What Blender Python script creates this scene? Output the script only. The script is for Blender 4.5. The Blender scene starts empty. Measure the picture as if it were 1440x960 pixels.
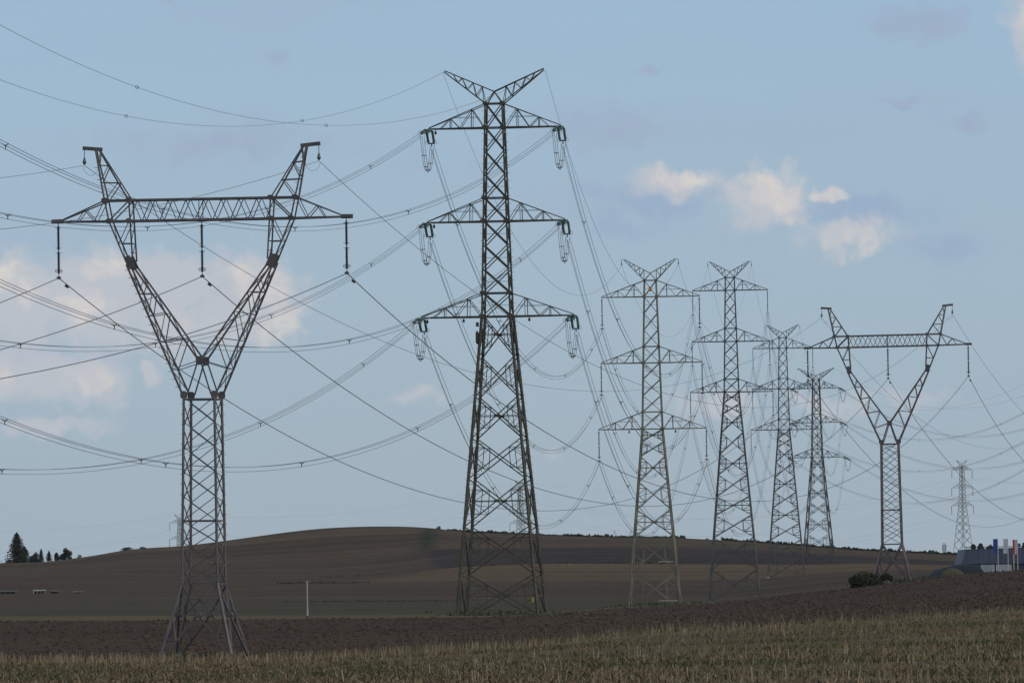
import bpy, bmesh, math, random
import numpy as np
from mathutils import Vector, Matrix, Quaternion
random.seed(7); RNG = np.random.default_rng(7)
sc = bpy.context.scene; COL = sc.collection

# ------------------------------------------------------------------ camera
F = 10000.0; ROLL = math.radians(.85); PIT = math.atan(370/F); EYE = 2.0
cf = np.array([0, math.cos(PIT), math.sin(PIT)]); cu0 = np.array([0, -math.sin(PIT), math.cos(PIT)]); cr0 = np.array([1., 0, 0])
cr = cr0*math.cos(ROLL) - cu0*math.sin(ROLL); cu = cu0*math.cos(ROLL) + cr0*math.sin(ROLL)
cam = bpy.data.cameras.new('camera'); co = bpy.data.objects.new('camera', cam); COL.objects.link(co)
cam.sensor_width = 36; cam.lens = 250; cam.clip_start = 1; cam.clip_end = 60000
m = Matrix.Identity(4)
for i in range(3): m[i][0] = cr[i]; m[i][1] = cu[i]; m[i][2] = -cf[i]
m[2][3] = EYE; co.matrix_world = m; sc.camera = co
def at(px, py, d):
    """point at distance d (along +Y) that the photograph shows at px, py"""
    v = cf + cr*(px-720)/F - cu*(py-480)/F; v = v*(d/v[1]); v[2] += EYE
    return v
# ------------------------------------------------------------------ sky and sun
SUN_EL, SUN_AZ = math.radians(34), math.radians(118)       # sun to the right and a little behind the camera
world = bpy.data.worlds.new('World'); sc.world = world; world.use_nodes = True
wt = world.node_tree; wt.nodes.clear()
def wn(t, **k):
    n = wt.nodes.new(t)
    for a, b in k.items(): setattr(n, a, b)
    return n
def wmath(op, a, b=None, clamp=False):
    n = wn('ShaderNodeMath', operation=op, use_clamp=clamp)
    for i, v in enumerate((a, b)):
        if v is None: continue
        if isinstance(v, (int, float)): n.inputs[i].default_value = v
        else: wt.links.new(v, n.inputs[i])
    return n.outputs[0]
def wmix(fac, a, b):
    n = wn('ShaderNodeMix', data_type='RGBA')
    for s, v in ((0, fac), (6, a), (7, b)):
        if isinstance(v, (int, float)): n.inputs[s].default_value = v
        elif isinstance(v, tuple): n.inputs[s].default_value = (*v, 1)
        else: wt.links.new(v, n.inputs[s])
    return n.outputs[2]
def wnoise(vec, scale, detail=5, rough=.55, dist=0.0):
    n = wn('ShaderNodeTexNoise'); n.inputs['Scale'].default_value = scale; n.inputs['Detail'].default_value = detail
    n.inputs['Roughness'].default_value = rough; n.inputs['Distortion'].default_value = dist; wt.links.new(vec, n.inputs['Vector'])
    return n.outputs[0]
SKY_STRENGTH = .1
sky = wn('ShaderNodeTexSky', sky_type='NISHITA'); sky.sun_disc = False
sky.sun_elevation = SUN_EL; sky.sun_rotation = SUN_AZ; sky.air_density = 1.0; sky.dust_density = 1.0; sky.ozone_density = 1.5
tc = wn('ShaderNodeTexCoord'); DIR = tc.outputs['Generated']
sep = wn('ShaderNodeSeparateXYZ'); wt.links.new(DIR, sep.inputs[0])
yy = wmath('MAXIMUM', sep.outputs[1], .05)
cu_, cv_ = wmath('DIVIDE', sep.outputs[0], yy), wmath('DIVIDE', sep.outputs[2], yy)
uv = wn('ShaderNodeCombineXYZ'); wt.links.new(cu_, uv.inputs[0]); wt.links.new(cv_, uv.inputs[1]); UV = uv.outputs[0]
def wcol(vec, scale, detail):
    n = wn('ShaderNodeTexNoise'); n.inputs['Scale'].default_value = scale; n.inputs['Detail'].default_value = detail; n.inputs['Roughness'].default_value = .6; wt.links.new(vec, n.inputs['Vector'])
    return n.outputs['Color']
def warp(vec, col, amp):
    a = wn('ShaderNodeVectorMath', operation='SUBTRACT'); wt.links.new(col, a.inputs[0]); a.inputs[1].default_value = (.5, .5, .5)
    b_ = wn('ShaderNodeVectorMath', operation='MULTIPLY'); wt.links.new(a.outputs[0], b_.inputs[0]); b_.inputs[1].default_value = (amp, amp*.7, 0)
    c_ = wn('ShaderNodeVectorMath', operation='ADD'); wt.links.new(vec, c_.inputs[0]); wt.links.new(b_.outputs[0], c_.inputs[1]); return c_.outputs[0]
UVW = warp(warp(UV, wcol(UV, 95, 3), .011), wcol(UV, 330, 4), .0045)
front = wmath('GREATER_THAN', sep.outputs[1], .3)
n_fine = wnoise(UV, 240, 8, .62, .3); n_mid = wnoise(UV, 75, 6, .6, .2)
def cloud_bank(items, soft, gain, noise_amt):
    """clouds of the given places (photo px, radius px, weight), broken up by noise"""
    tot = None
    for (px, py, rx, ry, w) in items:
        c = at(px, py, 1.0); c[2] -= EYE
        s = wn('ShaderNodeVectorMath', operation='SUBTRACT'); wt.links.new(UVW, s.inputs[0]); s.inputs[1].default_value = (c[0], c[2], 0)
        q = wn('ShaderNodeVectorMath', operation='MULTIPLY'); wt.links.new(s.outputs[0], q.inputs[0]); q.inputs[1].default_value = (F/rx, F/ry, 0)
        l = wn('ShaderNodeVectorMath', operation='LENGTH'); wt.links.new(q.outputs[0], l.inputs[0])
        v = wmath('MULTIPLY', wmath('SUBTRACT', 1.0, l.outputs['Value']), w)
        tot = v if tot is None else wmath('MAXIMUM', tot, v)
    nz = wmath('SUBTRACT', wmath('ADD', wmath('MULTIPLY', n_fine, .9), wmath('MULTIPLY', n_mid, .9)), .9)
    tot = wmath('ADD', tot, wmath('MULTIPLY', nz, noise_amt))
    r = wn('ShaderNodeMapRange', interpolation_type='SMOOTHSTEP'); wt.links.new(tot, r.inputs[0])
    r.inputs[1].default_value = soft[0]; r.inputs[2].default_value = soft[1]; r.inputs[3].default_value = 0; r.inputs[4].default_value = gain
    return wmath('MULTIPLY', r.outputs[0], front)
def sky_col(r, g, b):
    f = lambda c: ((c/255+.055)/1.055)**2.4 if c > 10 else c/255/12.92
    return tuple(f(c)/SKY_STRENGTH for c in (r, g, b))
# a thin high veil tints the clear sky over the whole dome
VEIL = wmath('ADD', .80, wmath('MULTIPLY', wnoise(DIR, 7, 4), .1))
veil_ramp = wn('ShaderNodeMapRange'); wt.links.new(sep.outputs[2], veil_ramp.inputs[0]); veil_ramp.inputs[1].default_value = .0; veil_ramp.inputs[2].default_value = .10
# broken cloud overhead: neutral grey-white banks above the band the camera sees
over_n = wnoise(DIR, 3.2, 6, .6)
ov = wn('ShaderNodeMapRange', interpolation_type='SMOOTHSTEP'); wt.links.new(over_n, ov.inputs[0]); ov.inputs[1].default_value = .40; ov.inputs[2].default_value = .58
ovh = wn('ShaderNodeMapRange', interpolation_type='SMOOTHSTEP'); wt.links.new(sep.outputs[2], ovh.inputs[0]); ovh.inputs[1].default_value = .10; ovh.inputs[2].default_value = .30
OVER = wmath('MULTIPLY', ov.outputs[0], ovh.outputs[0])
veil_col = wmix(veil_ramp.outputs[0], sky_col(164, 181, 195), sky_col(154, 186, 215))
c0 = wmix(VEIL, sky.outputs[0], veil_col)
# soft lilac-grey streaks of cloud everywhere on the dome
strn = wn('ShaderNodeVectorMath', operation='MULTIPLY'); wt.links.new(DIR, strn.inputs[0]); strn.inputs[1].default_value = (1, 1, 4)
st = wn('ShaderNodeMapRange', interpolation_type='SMOOTHSTEP'); wt.links.new(wnoise(strn.outputs[0], 16, 6, .6), st.inputs[0])
st.inputs[1].default_value = .5; st.inputs[2].default_value = .75; st.inputs[4].default_value = .35
c0 = wmix(OVER, c0, sky_col(196, 193, 192))
c1 = wmix(st.outputs[0], c0, sky_col(160, 172, 195))
grey = cloud_bank([(330, 205, 330, 60, .8), (850, 185, 190, 65, .9), (1290, 35, 130, 50, 1), (1358, 170, 60, 22, 1), (1275, 143, 75, 13, 1),
                   (905, 100, 45, 11, 1), (600, 240, 160, 50, .6), (405, 80, 40, 20, .7), (245, 6, 40, 20, .8)], (.15, .95), .55, 1.0)
c2 = wmix(grey, c1, sky_col(157, 168, 194))
blue = cloud_bank([(1215, 297, 170, 42, 1), (930, 278, 130, 40, 1), (1320, 350, 150, 40, .7), (60, 500, 170, 22, 1), (870, 320, 120, 30, .6)], (.1, .85), .6, 1.1)
c3 = wmix(blue, c2, sky_col(150, 170, 200))
pale = cloud_bank([(30, 430, 120, 95, 1), (130, 420, 160, 85, 1), (230, 400, 190, 60, 1), (340, 425, 125, 90, 1.05), (75, 525, 140, 62, 1), (5, 520, 70, 60, 1),
                   (215, 520, 34, 28, .9), (235, 450, 170, 70, .85), (1195, 332, 120, 34, .7), (1010, 570, 110, 42, .6), (1290, 560, 130, 24, .5), (1150, 568, 110, 24, .5),
                   (590, 555, 90, 18, .45), (945, 256, 105, 30, .75), (1072, 285, 100, 62, .95), (770, 640, 34, 18, .4), (60, 600, 110, 26, .7), (1446, 26, 44, 90, .7)], (.06, .62), .78, 1.0)
c4 = wmix(pale, c3, sky_col(192, 195, 202))
bright = cloud_bank([(1075, 268, 84, 50, 1.15), (1105, 292, 52, 42, 1.1), (960, 247, 78, 20, 1.1), (1172, 272, 36, 16, 1.2), (1200, 335, 95, 30, .6), (5, 395, 58, 50, 1.1),
                     (55, 412, 44, 34, 1), (150, 375, 60, 26, .7), (365, 398, 70, 48, 1.1), (396, 455, 62, 55, .9), (335, 385, 50, 32, .8), (115, 430, 62, 40, .75), (115, 528, 52, 36, .85),
                     (10, 525, 40, 34, .7), (270, 440, 60, 40, .55), (1452, 16, 26, 70, .8)], (.15, .92), .72, 1.1)
lit = wn('ShaderNodeMapRange'); wt.links.new(wnoise(UV, 160, 7, .65, .4), lit.inputs[0]); lit.inputs[1].default_value = .38; lit.inputs[2].default_value = .62
c5 = wmix(bright, c4, wmix(lit.outputs[0], sky_col(198, 197, 205), sky_col(226, 217, 206)))
bg = wn('ShaderNodeBackground'); bg.inputs[1].default_value = SKY_STRENGTH; wt.links.new(c5, bg.inputs[0])
wo = wn('ShaderNodeOutputWorld'); wt.links.new(bg.outputs[0], wo.inputs[0])
sun = bpy.data.lights.new('sun', 'SUN'); sun.energy = 1.4; sun.angle = math.radians(10); sun.color = (1, .90, .76)
so = bpy.data.objects.new('sun', sun); COL.objects.link(so)
sd = Vector((math.sin(SUN_AZ)*math.cos(SUN_EL), math.cos(SUN_AZ)*math.cos(SUN_EL), math.sin(SUN_EL)))
so.rotation_euler = sd.to_track_quat('Z', 'Y').to_euler()
vs = sc.view_settings; vs.view_transform = 'Standard'; vs.look = 'None'; vs.exposure = 0; vs.gamma = 1; vs.use_curve_mapping = False

# ------------------------------------------------------------------ materials
def s2l(c): return tuple(((v/255+.055)/1.055)**2.4 for v in c)
def mat(name, col, rough=.8, metal=0, var=.25, scale=1.0, col2=None, spec=.3, coord='Object'):
    """base colour with patchy variation (two scales of noise)"""
    M_ = bpy.data.materials.new(name); M_.use_nodes = True; t = M_.node_tree; b = t.nodes['Principled BSDF']
    b.inputs['Roughness'].default_value = rough; b.inputs['Metallic'].default_value = metal; b.inputs['Specular IOR Level'].default_value = spec
    if coord == 'Position':
        g = t.nodes.new('ShaderNodeNewGeometry').outputs['Position']
    else: g = t.nodes.new('ShaderNodeTexCoord').outputs[coord]
    n = t.nodes.new('ShaderNodeTexNoise'); n.inputs['Scale'].default_value = scale; n.inputs['Detail'].default_value = 6; t.links.new(g, n.inputs['Vector'])
    x = t.nodes.new('ShaderNodeMix'); x.data_type = 'RGBA'
    c2 = col2 or tuple(v*(1-var) for v in col)
    c1 = col if col2 else tuple(min(1, v*(1+var)) for v in col)
    x.inputs[6].default_value = (*c1, 1); x.inputs[7].default_value = (*c2, 1)
    r = t.nodes.new('ShaderNodeMapRange'); r.inputs[1].default_value = .35; r.inputs[2].default_value = .65; t.links.new(n.outputs[0], r.inputs[0])
    t.links.new(r.outputs[0], x.inputs[0]); t.links.new(x.outputs[2], b.inputs['Base Color'])
    return M_
STEEL = {'Y1': mat('weathered_galvanised_steel', (.085, .080, .087), .6, .2, .35, .9, (.135, .122, .122), coord='Position'),
         'M': mat('olive_painted_steel', (.040, .044, .034), .6, 0, .35, .7, (.078, .072, .052), coord='Position'),
         'T2': mat('pale_olive_painted_steel', (.080, .084, .066), .6, 0, .45, .35, (.20, .185, .135), coord='Position'),
         'T3': mat('grey_galvanised_steel', (.062, .070, .072), .6, .1, .3, .3, coord='Position'),
         'M2': mat('dull_grey_steel', (.058, .066, .068), .6, .1, .3, .3, coord='Position'),
         'F': mat('hazed_galvanised_steel', (.22, .24, .25), .6, .1, .15, .1, coord='Position')}  # F: steel of the far pylons, distance haze put into its paler colour
GLASS = mat('green_glass_insulator', (.045, .098, .090), .18, 0, .3, 2, spec=.6)
BROWNI = mat('dark_glazed_insulator', (.030, .026, .030), .3, 0, .3, 2, spec=.5)
GREYI = mat('grey_composite_insulator', (.06, .067, .058), .5, 0, .3, 2)
WIRE = mat('aluminium_wire', (.10, .105, .11), .5, .3, .2, .3)
WIREF = mat('hazed_aluminium_wire', (.20, .215, .225), .5, .2, .1, .3)  # far line's wire, lightened so its colour carries the haze
HARD = mat('hardware_steel', (.07, .07, .075), .5, .4, .3, 3)
CONC = mat('worn_concrete', (.20, .19, .17), .9, 0, .25, 2)
YEL = mat('yellow_sign_paint', (.34, .29, .05), .6, 0, .2, 3)
ORA = mat('orange_sign_paint', (.50, .23, .04), .6, 0, .3, 6)
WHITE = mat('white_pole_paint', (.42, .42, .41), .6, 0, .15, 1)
PLATE = mat('dark_plate', (.04, .042, .045), .7, 0, .2, 3)

# ------------------------------------------------------------------ mesh helpers
def link(name, mesh, parent=None, material=None):
    o = bpy.data.objects.new(name, mesh); COL.objects.link(o)
    if parent is not None: o.parent = parent
    if material is not None and mesh is not None and not mesh.materials: mesh.materials.append(material)
    return o
def tag(o, label=None, cat=None, group=None, kind=None):
    for k, v in (('label', label), ('category', cat), ('group', group), ('kind', kind)):
        if v: o[k] = v
    return o
def empty(name, loc, rz=0, ry=0):
    o = bpy.data.objects.new(name, None); COL.objects.link(o); o.location = loc; o.rotation_euler = (0, ry, rz); o.empty_display_size = .5
    return o
class MB:
    """collects boxes, bars, tubes, lathes into one mesh"""
    def __init__(s): s.v = []; s.f = []
    def bar(s, a, b, w, w2=None):
        a, b = Vector(a), Vector(b); d = b-a
        if d.length < 1e-6: return s
        q = d.to_track_quat('Z', 'Y'); w2 = w2 or w; i = len(s.v)
        for (p, L) in ((a, 0), (b, 1)):
            for x, y in ((-1, -1), (1, -1), (1, 1), (-1, 1)): s.v.append(tuple(p + q @ Vector((x*w/2, y*w2/2, 0))))
        s.f += [(i+3, i+2, i+1, i), (i+4, i+5, i+6, i+7)] + [(i+k, i+(k+1) % 4, i+4+(k+1) % 4, i+4+k) for k in range(4)]
        return s
    def box(s, c, sx, sy, sz):
        c = Vector(c); return s._b(c, sx, sy, sz)
    def _b(s, c, sx, sy, sz):
        i = len(s.v)
        for z in (-1, 1):
            for x, y in ((-1, -1), (1, -1), (1, 1), (-1, 1)): s.v.append((c.x+x*sx/2, c.y+y*sy/2, c.z+z*sz/2))
        s.f += [(i+3, i+2, i+1, i), (i+4, i+5, i+6, i+7)] + [(i+k, i+(k+1) % 4, i+4+(k+1) % 4, i+4+k) for k in range(4)]
        return s
    def lathe(s, a, b, prof, n=8):
        """prof: list of (t 0..1 along a-b, radius)"""
        a, b = Vector(a), Vector(b); d = b-a; q = d.to_track_quat('Z', 'Y'); i = len(s.v)
        for t, r in prof:
            p = a + d*t
            for k in range(n):
                an = 2*math.pi*k/n; s.v.append(tuple(p + q @ Vector((r*math.cos(an), r*math.sin(an), 0))))
        for j in range(len(prof)-1):
            for k in range(n): s.f.append((i+j*n+k, i+j*n+(k+1) % n, i+(j+1)*n+(k+1) % n, i+(j+1)*n+k))
        s.f.append(tuple(i+k for k in reversed(range(n)))); s.f.append(tuple(i+(len(prof)-1)*n+k for k in range(n)))
        return s
    def path(s, pts, r, n=4):
        i = len(s.v); m_ = len(pts); P = [Vector(p) for p in pts]
        for j in range(m_):
            d = (P[min(j+1, m_-1)] - P[max(j-1, 0)]).normalized(); q = d.to_track_quat('Z', 'Y')
            for k in range(n):
                an = 2*math.pi*(k+.5)/n; s.v.append(tuple(P[j] + q @ Vector((r*math.cos(an), r*math.sin(an), 0))))
        for j in range(m_-1):
            for k in range(n): s.f.append((i+j*n+k, i+j*n+(k+1) % n, i+(j+1)*n+(k+1) % n, i+(j+1)*n+k))
        s.f.append(tuple(i+k for k in reversed(range(n)))); s.f.append(tuple(i+(m_-1)*n+k for k in range(n)))
        return s
    def ring(s, c, ax, R, r, n=14):
        q = Vector(ax).to_track_quat('Z', 'Y'); c = Vector(c)
        pts = [c + q @ Vector((R*math.cos(2*math.pi*k/n), R*math.sin(2*math.pi*k/n), 0)) for k in range(n+1)]
        return s.path(pts, r, 4)
    def mesh(s, name):
        me = bpy.data.meshes.new(name); me.from_pydata(s.v, [], s.f); me.update(); return me
    def build(s, name, material, parent=None): return link(name, s.mesh(name), parent, material)
# unit angle-iron bar (length 1 along Z, L profile 1 wide), one mesh per material, shared by every brace
_unit = {}
def unit_bar(material, name):
    k = (material.name, name)
    if k not in _unit:
        t = .3; p = [(-.5, -.5), (.5, -.5), (.5, -.5+t), (-.5+t, -.5+t), (-.5+t, .5), (-.5, .5)]
        v = [(x, y, 0) for x, y in p] + [(x, y, 1) for x, y in p]
        f = [(5, 4, 3, 2, 1, 0)[::1], (6, 7, 8, 9, 10, 11)] + [(i, (i+1) % 6, 6+(i+1) % 6, 6+i) for i in range(6)]
        me = bpy.data.meshes.new(name); me.from_pydata(v, [], f); me.materials.append(material); _unit[k] = me
    return _unit[k]
def member(name, parent, a, b, w, material):
    a, b = Vector(a), Vector(b); d = b-a
    o = bpy.data.objects.new(name, unit_bar(material, name)); COL.objects.link(o); o.parent = parent
    o.matrix_basis = Matrix.Translation(a) @ d.to_track_quat('Z', 'Y').to_matrix().to_4x4() @ Matrix.Diagonal((w, w, d.length, 1))
    return o
_cube = {}
def plate(name, parent, c, sx, sy, sz, material, ry=0):
    k = (material.name, name)
    if k not in _cube:
        # eight-sided gusset outline, thin in Y
        pts = [(-.5, -.25), (-.25, -.5), (.25, -.5), (.5, -.25), (.5, .25), (.25, .5), (-.25, .5), (-.5, .25)]
        v = [(x, -.5, z) for x, z in pts] + [(x, .5, z) for x, z in pts]
        f = [tuple(range(8)), tuple(range(15, 7, -1))] + [(i, 8+i, 8+(i+1) % 8, (i+1) % 8) for i in range(8)]
        me = bpy.data.meshes.new(name); me.from_pydata(v, [], f); me.materials.append(material); _cube[k] = me
    o = bpy.data.objects.new(name, _cube[k]); COL.objects.link(o); o.parent = parent
    o.matrix_basis = Matrix.Translation(c) @ Matrix.Rotation(ry, 4, 'Y') @ Matrix.Diagonal((sx, sy, sz, 1))
    return o
def lerp(a, b, t): return Vector(a)*(1-t) + Vector(b)*t

# ------------------------------------------------------------------ terrain: stations (distance and photo height along each field edge)
PX = np.arange(0, 1441, 10.0)
def K(*kv):
    a = np.array(kv, float).reshape(-1, 2); return np.interp(PX, a[:, 0], a[:, 1])
ST = [  # (distance, photo y)
 (K(0, 165), K(0, 970)),
 (K(0, 230, 1440, 280), K(0, 945, 400, 944, 800, 926, 1440, 896)),
 (K(0, 290, 720, 320, 1440, 420), K(0, 931, 360, 929, 720, 910, 900, 890, 1080, 880, 1260, 868, 1440, 858)),
 (K(0, 500, 720, 520, 1040, 640, 1440, 650), K(0, 928, 360, 926, 720, 900, 880, 880, 1080, 862, 1440, 832)),
 (K(0, 680, 720, 710, 800, 800, 880, 985, 960, 1020, 1060, 1000, 1150, 940, 1440, 930), K(0, 873, 200, 872, 400, 870, 600, 868, 720, 866, 780, 862, 860, 855, 950, 851, 1000, 848, 1060, 842, 1120, 834, 1200, 826, 1280, 816, 1360, 807, 1440, 801)),
 (K(0, 790, 720, 800, 800, 900, 880, 1080, 1060, 1080, 1150, 1020, 1440, 1000), K(0, 867, 400, 864.5, 720, 862, 800, 858.5, 880, 852, 960, 849, 1040, 845, 1120, 838, 1200, 829, 1280, 819, 1440, 806)),
 (K(0, 1370), K(0, 846, 400, 846, 645, 845, 880, 846, 1000, 845.5, 1060, 842, 1150, 832, 1250, 822, 1440, 812)),
 (K(0, 1690), K(0, 826, 240, 823, 400, 820, 500, 819, 560, 817, 860, 816, 1060, 814.5, 1130, 808, 1200, 803, 1300, 801, 1440, 801)),
 (K(0, 1980), K(0, 812, 240, 812, 440, 812, 480, 811, 557, 806, 639, 797, 765, 791.5, 860, 792, 1060, 793, 1130, 794, 1200, 792, 1300, 794, 1440, 797)),
 (K(0, 2190), K(0, 803, 200, 790, 300, 792, 436, 789, 560, 780, 608, 772, 720, 771, 860, 769.5, 960, 769, 1060, 773, 1130, 779, 1200, 782, 1300, 787, 1440, 795)),
 (K(0, 2400), K(0, 791.5, 60, 790.5, 100, 785, 130, 781, 170, 773.5, 200, 770.5, 250, 768, 300, 762, 350, 755, 400, 748, 440, 743.5, 480, 741, 520, 740, 560, 740, 600, 742, 650, 748, 700, 750, 760, 752.5, 800, 754, 860, 755.5, 940, 756, 1000, 759, 1060, 763, 1100, 766, 1150, 769.5, 1200, 773.5, 1260, 776.5, 1300, 778, 1350, 781, 1440, 790)),
 (K(0, 2650), K(0, 822, 1440, 812)),
 (K(0, 3600), K(0, 855, 1440, 832)),
 (K(0, 9000), K(0, 860.5, 1440, 835.5)),
]
PXF = np.arange(-40, 1481, 8.0)                # fine columns; beyond them the edge profile carries on
def pcol(px): return np.clip(px, 0, 1440)
XK = PXF
def station_tables():
    D, Z = [], []
    for d, y in ST:
        p = pcol(XK); sm = np.ones(5)/5
        dd = np.interp(p, PX, d); yv = np.interp(p, PX, y)
        # round the corners of the edge lines a little
        pad = lambda a: np.convolve(np.pad(a, 2, 'edge'), sm, 'valid')
        dd, yv = pad(dd), pad(yv)
        z = np.array([at(a, b, c)[2] for a, b, c in zip(p, yv, dd)])
        D.append(dd); Z.append(z)
    return np.array(D), np.array(Z)
# finer knots for the lines that need them
def KF(*kv):
    a = np.array(kv, float).reshape(-1, 2); return a
SD, SZ = station_tables()
def pchip(x, y, xs):
    h = np.diff(x); dl = np.diff(y)/h; n = len(x); s = np.zeros(n)
    for i in range(1, n-1):
        if dl[i-1]*dl[i] > 0:
            w1, w2 = 2*h[i]+h[i-1], h[i]+2*h[i-1]; s[i] = (w1+w2)/(w1/dl[i-1]+w2/dl[i])
    s[0], s[-1] = dl[0], dl[-1]
    k = np.clip(np.searchsorted(x, xs)-1, 0, n-2); t = (xs-x[k])/h[k]
    return (2*t**3-3*t**2+1)*y[k] + (t**3-2*t**2+t)*h[k]*s[k] + (-2*t**3+3*t**2)*y[k+1] + (t**3-t**2)*h[k]*s[k+1]
DT = np.concatenate([np.linspace(165, 1100, 260), np.linspace(1110, 2700, 180), np.geomspace(2720, 9000, 30)])
ZT = np.array([pchip(SD[:, j], SZ[:, j], np.clip(DT, SD[0, j], SD[-1, j])) for j in range(len(XK))])
def ground(x, d):
    """terrain height, vectorised"""
    x, d = np.atleast_1d(np.asarray(x, float)), np.atleast_1d(np.asarray(d, float))
    dd = np.clip(d, DT[0], DT[-1]); px = np.clip(720 + x/np.maximum(dd, 165)*F, XK[0], XK[-1]-.01)
    fj = (px-XK[0])/8; j = fj.astype(int); tj = fj-j
    i = np.clip(np.searchsorted(DT, dd)-1, 0, len(DT)-2); ti = (dd-DT[i])/(DT[i+1]-DT[i])
    z = (ZT[j, i]*(1-ti)+ZT[j, i+1]*ti)*(1-tj) + (ZT[j+1, i]*(1-ti)+ZT[j+1, i+1]*ti)*tj
    near = d < 165
    z = np.where(near, z*(1-np.clip((165-d)/120, 0, 1)), z)
    return z
def gz(x, d): return float(ground(x, d)[0])

def soil(name, c1, c2, bump=.3, sx=.02, sy=.012, fine=.6, c3=None, mask=None, rows=None):
    """field soil: broad patches, streaks along the tillage, fine clods, bump"""
    M_ = bpy.data.materials.new(name); M_.use_nodes = True; t = M_.node_tree; b = t.nodes['Principled BSDF']
    b.inputs['Roughness'].default_value = 1; b.inputs['Specular IOR Level'].default_value = .05
    P = t.nodes.new('ShaderNodeNewGeometry').outputs['Position']
    def mp(sc_):
        n = t.nodes.new('ShaderNodeVectorMath'); n.operation = 'MULTIPLY'; t.links.new(P, n.inputs[0]); n.inputs[1].default_value = sc_; return n.outputs[0]
    def nz(v, s, d=5, r=.6):
        n = t.nodes.new('ShaderNodeTexNoise'); n.inputs['Scale'].default_value = s; n.inputs['Detail'].default_value = d; n.inputs['Roughness'].default_value = r
        t.links.new(v, n.inputs['Vector']); return n.outputs[0]
    def rng(v, a, b_, lo=0, hi=1):
        n = t.nodes.new('ShaderNodeMapRange'); t.links.new(v, n.inputs[0])
        for i, q in enumerate((a, b_, lo, hi)): n.inputs[1+i].default_value = q
        return n.outputs[0]
    def mix(f, a, b_, mode='MIX'):
        n = t.nodes.new('ShaderNodeMix'); n.data_type = 'RGBA'; n.blend_type = mode
        for s, q in ((0, f), (6, a), (7, b_)):
            if isinstance(q, tuple): n.inputs[s].default_value = (*q, 1)
            elif isinstance(q, (int, float)): n.inputs[s].default_value = q
            else: t.links.new(q, n.inputs[s])
        return n.outputs[2]
    broad = nz(mp((sx, sy, 0)), 1, 4); streak = nz(mp((.006, .16, 0) if fine > .5 else (.0035, .034, 0)), 1, 6, .72); clod = nz(mp((fine, fine*.5, fine)), 1, 6, .7)
    col = mix(rng(broad, .35, .65), c1, c2)
    if c3: 
        at_ = t.nodes.new('ShaderNodeAttribute'); at_.attribute_name = 'mask'
        col = mix(at_.outputs['Fac'], col, c3)
    col = mix(1.0, col, mix(rng(streak, .32, .68), (.68, .68, .69), (1.24, 1.21, 1.17)), 'MULTIPLY')
    if fine < .5:
        # tractor passes and crop residue left across the slope
        wv = t.nodes.new('ShaderNodeTexWave'); wv.wave_type = 'BANDS'; wv.bands_direction = 'Y'; wv.inputs['Scale'].default_value = .012; wv.inputs['Distortion'].default_value = 6; wv.inputs['Detail'].default_value = 4; wv.inputs['Detail Scale'].default_value = .4
        t.links.new(mp((.12, 1, 0)), wv.inputs['Vector']); col = mix(1.0, col, mix(rng(wv.outputs['Fac'], 0, 1), (.82, .82, .83), (1.12, 1.10, 1.07)), 'MULTIPLY')
        resid = nz(mp((.012, .02, 0)), 1, 6, .7); col = mix(1.0, col, mix(rng(resid, .35, .68), (.80, .80, .80), (1.22, 1.19, 1.14)), 'MULTIPLY')
    col = mix(1.0, col, mix(rng(clod, .3, .7), (.72, .72, .72), (1.25, 1.24, 1.22)), 'MULTIPLY')
    t.links.new(col, b.inputs['Base Color'])
    bp = t.nodes.new('ShaderNodeBump'); bp.inputs['Strength'].default_value = bump; bp.inputs['Distance'].default_value = .25
    t.links.new(clod, bp.inputs['Height']); t.links.new(bp.outputs[0], b.inputs['Normal'])
    return M_
SOILS = {
 'stubble_field': soil('stubble_soil', (.112, .084, .053), (.085, .070, .042), .5, .06, .05, 2.5),
 'ploughed_field': soil('ploughed_soil', (.068, .044, .031), (.040, .030, .023), .3, .010, .02, 3.4),
 'grass_strip': soil('grass_strip_soil', (.100, .082, .045), (.070, .064, .038), .3, .02, .02, .7),
 'lower_field': soil('lower_field_soil', (.058, .053, .036), (.048, .042, .030), .3, .006, .01, .35),
 'brown_field': soil('brown_field_soil', (.064, .049, .037), (.050, .040, .031), .3, .006, .01, .35),
 'pale_field': soil('pale_field_soil', (.102, .073, .048), (.080, .059, .041), .3, .006, .01, .35, (.060, .046, .035)),
 'dark_field': soil('dark_field_soil', (.070, .054, .041), (.056, .043, .034), .3, .006, .01, .35, (.037, .030, .031)),
 'hill_top': soil('hill_top_soil', (.076, .058, .043), (.056, .044, .034), .3, .006, .01, .35, (.028, .036, .020)),
 'far_ground': soil('far_ground_soil', (.08, .08, .06), (.07, .07, .055), .2, .003, .003, .1),
}
UOUT = np.concatenate([-np.geomspace(1.2, .09, 16), (PXF-720)/F, np.geomspace(.09, 1.2, 16)])
def dz_at(k, u):
    px = np.clip(720+u*F, XK[0], XK[-1]); return np.interp(px, XK, SD[k])
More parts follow.
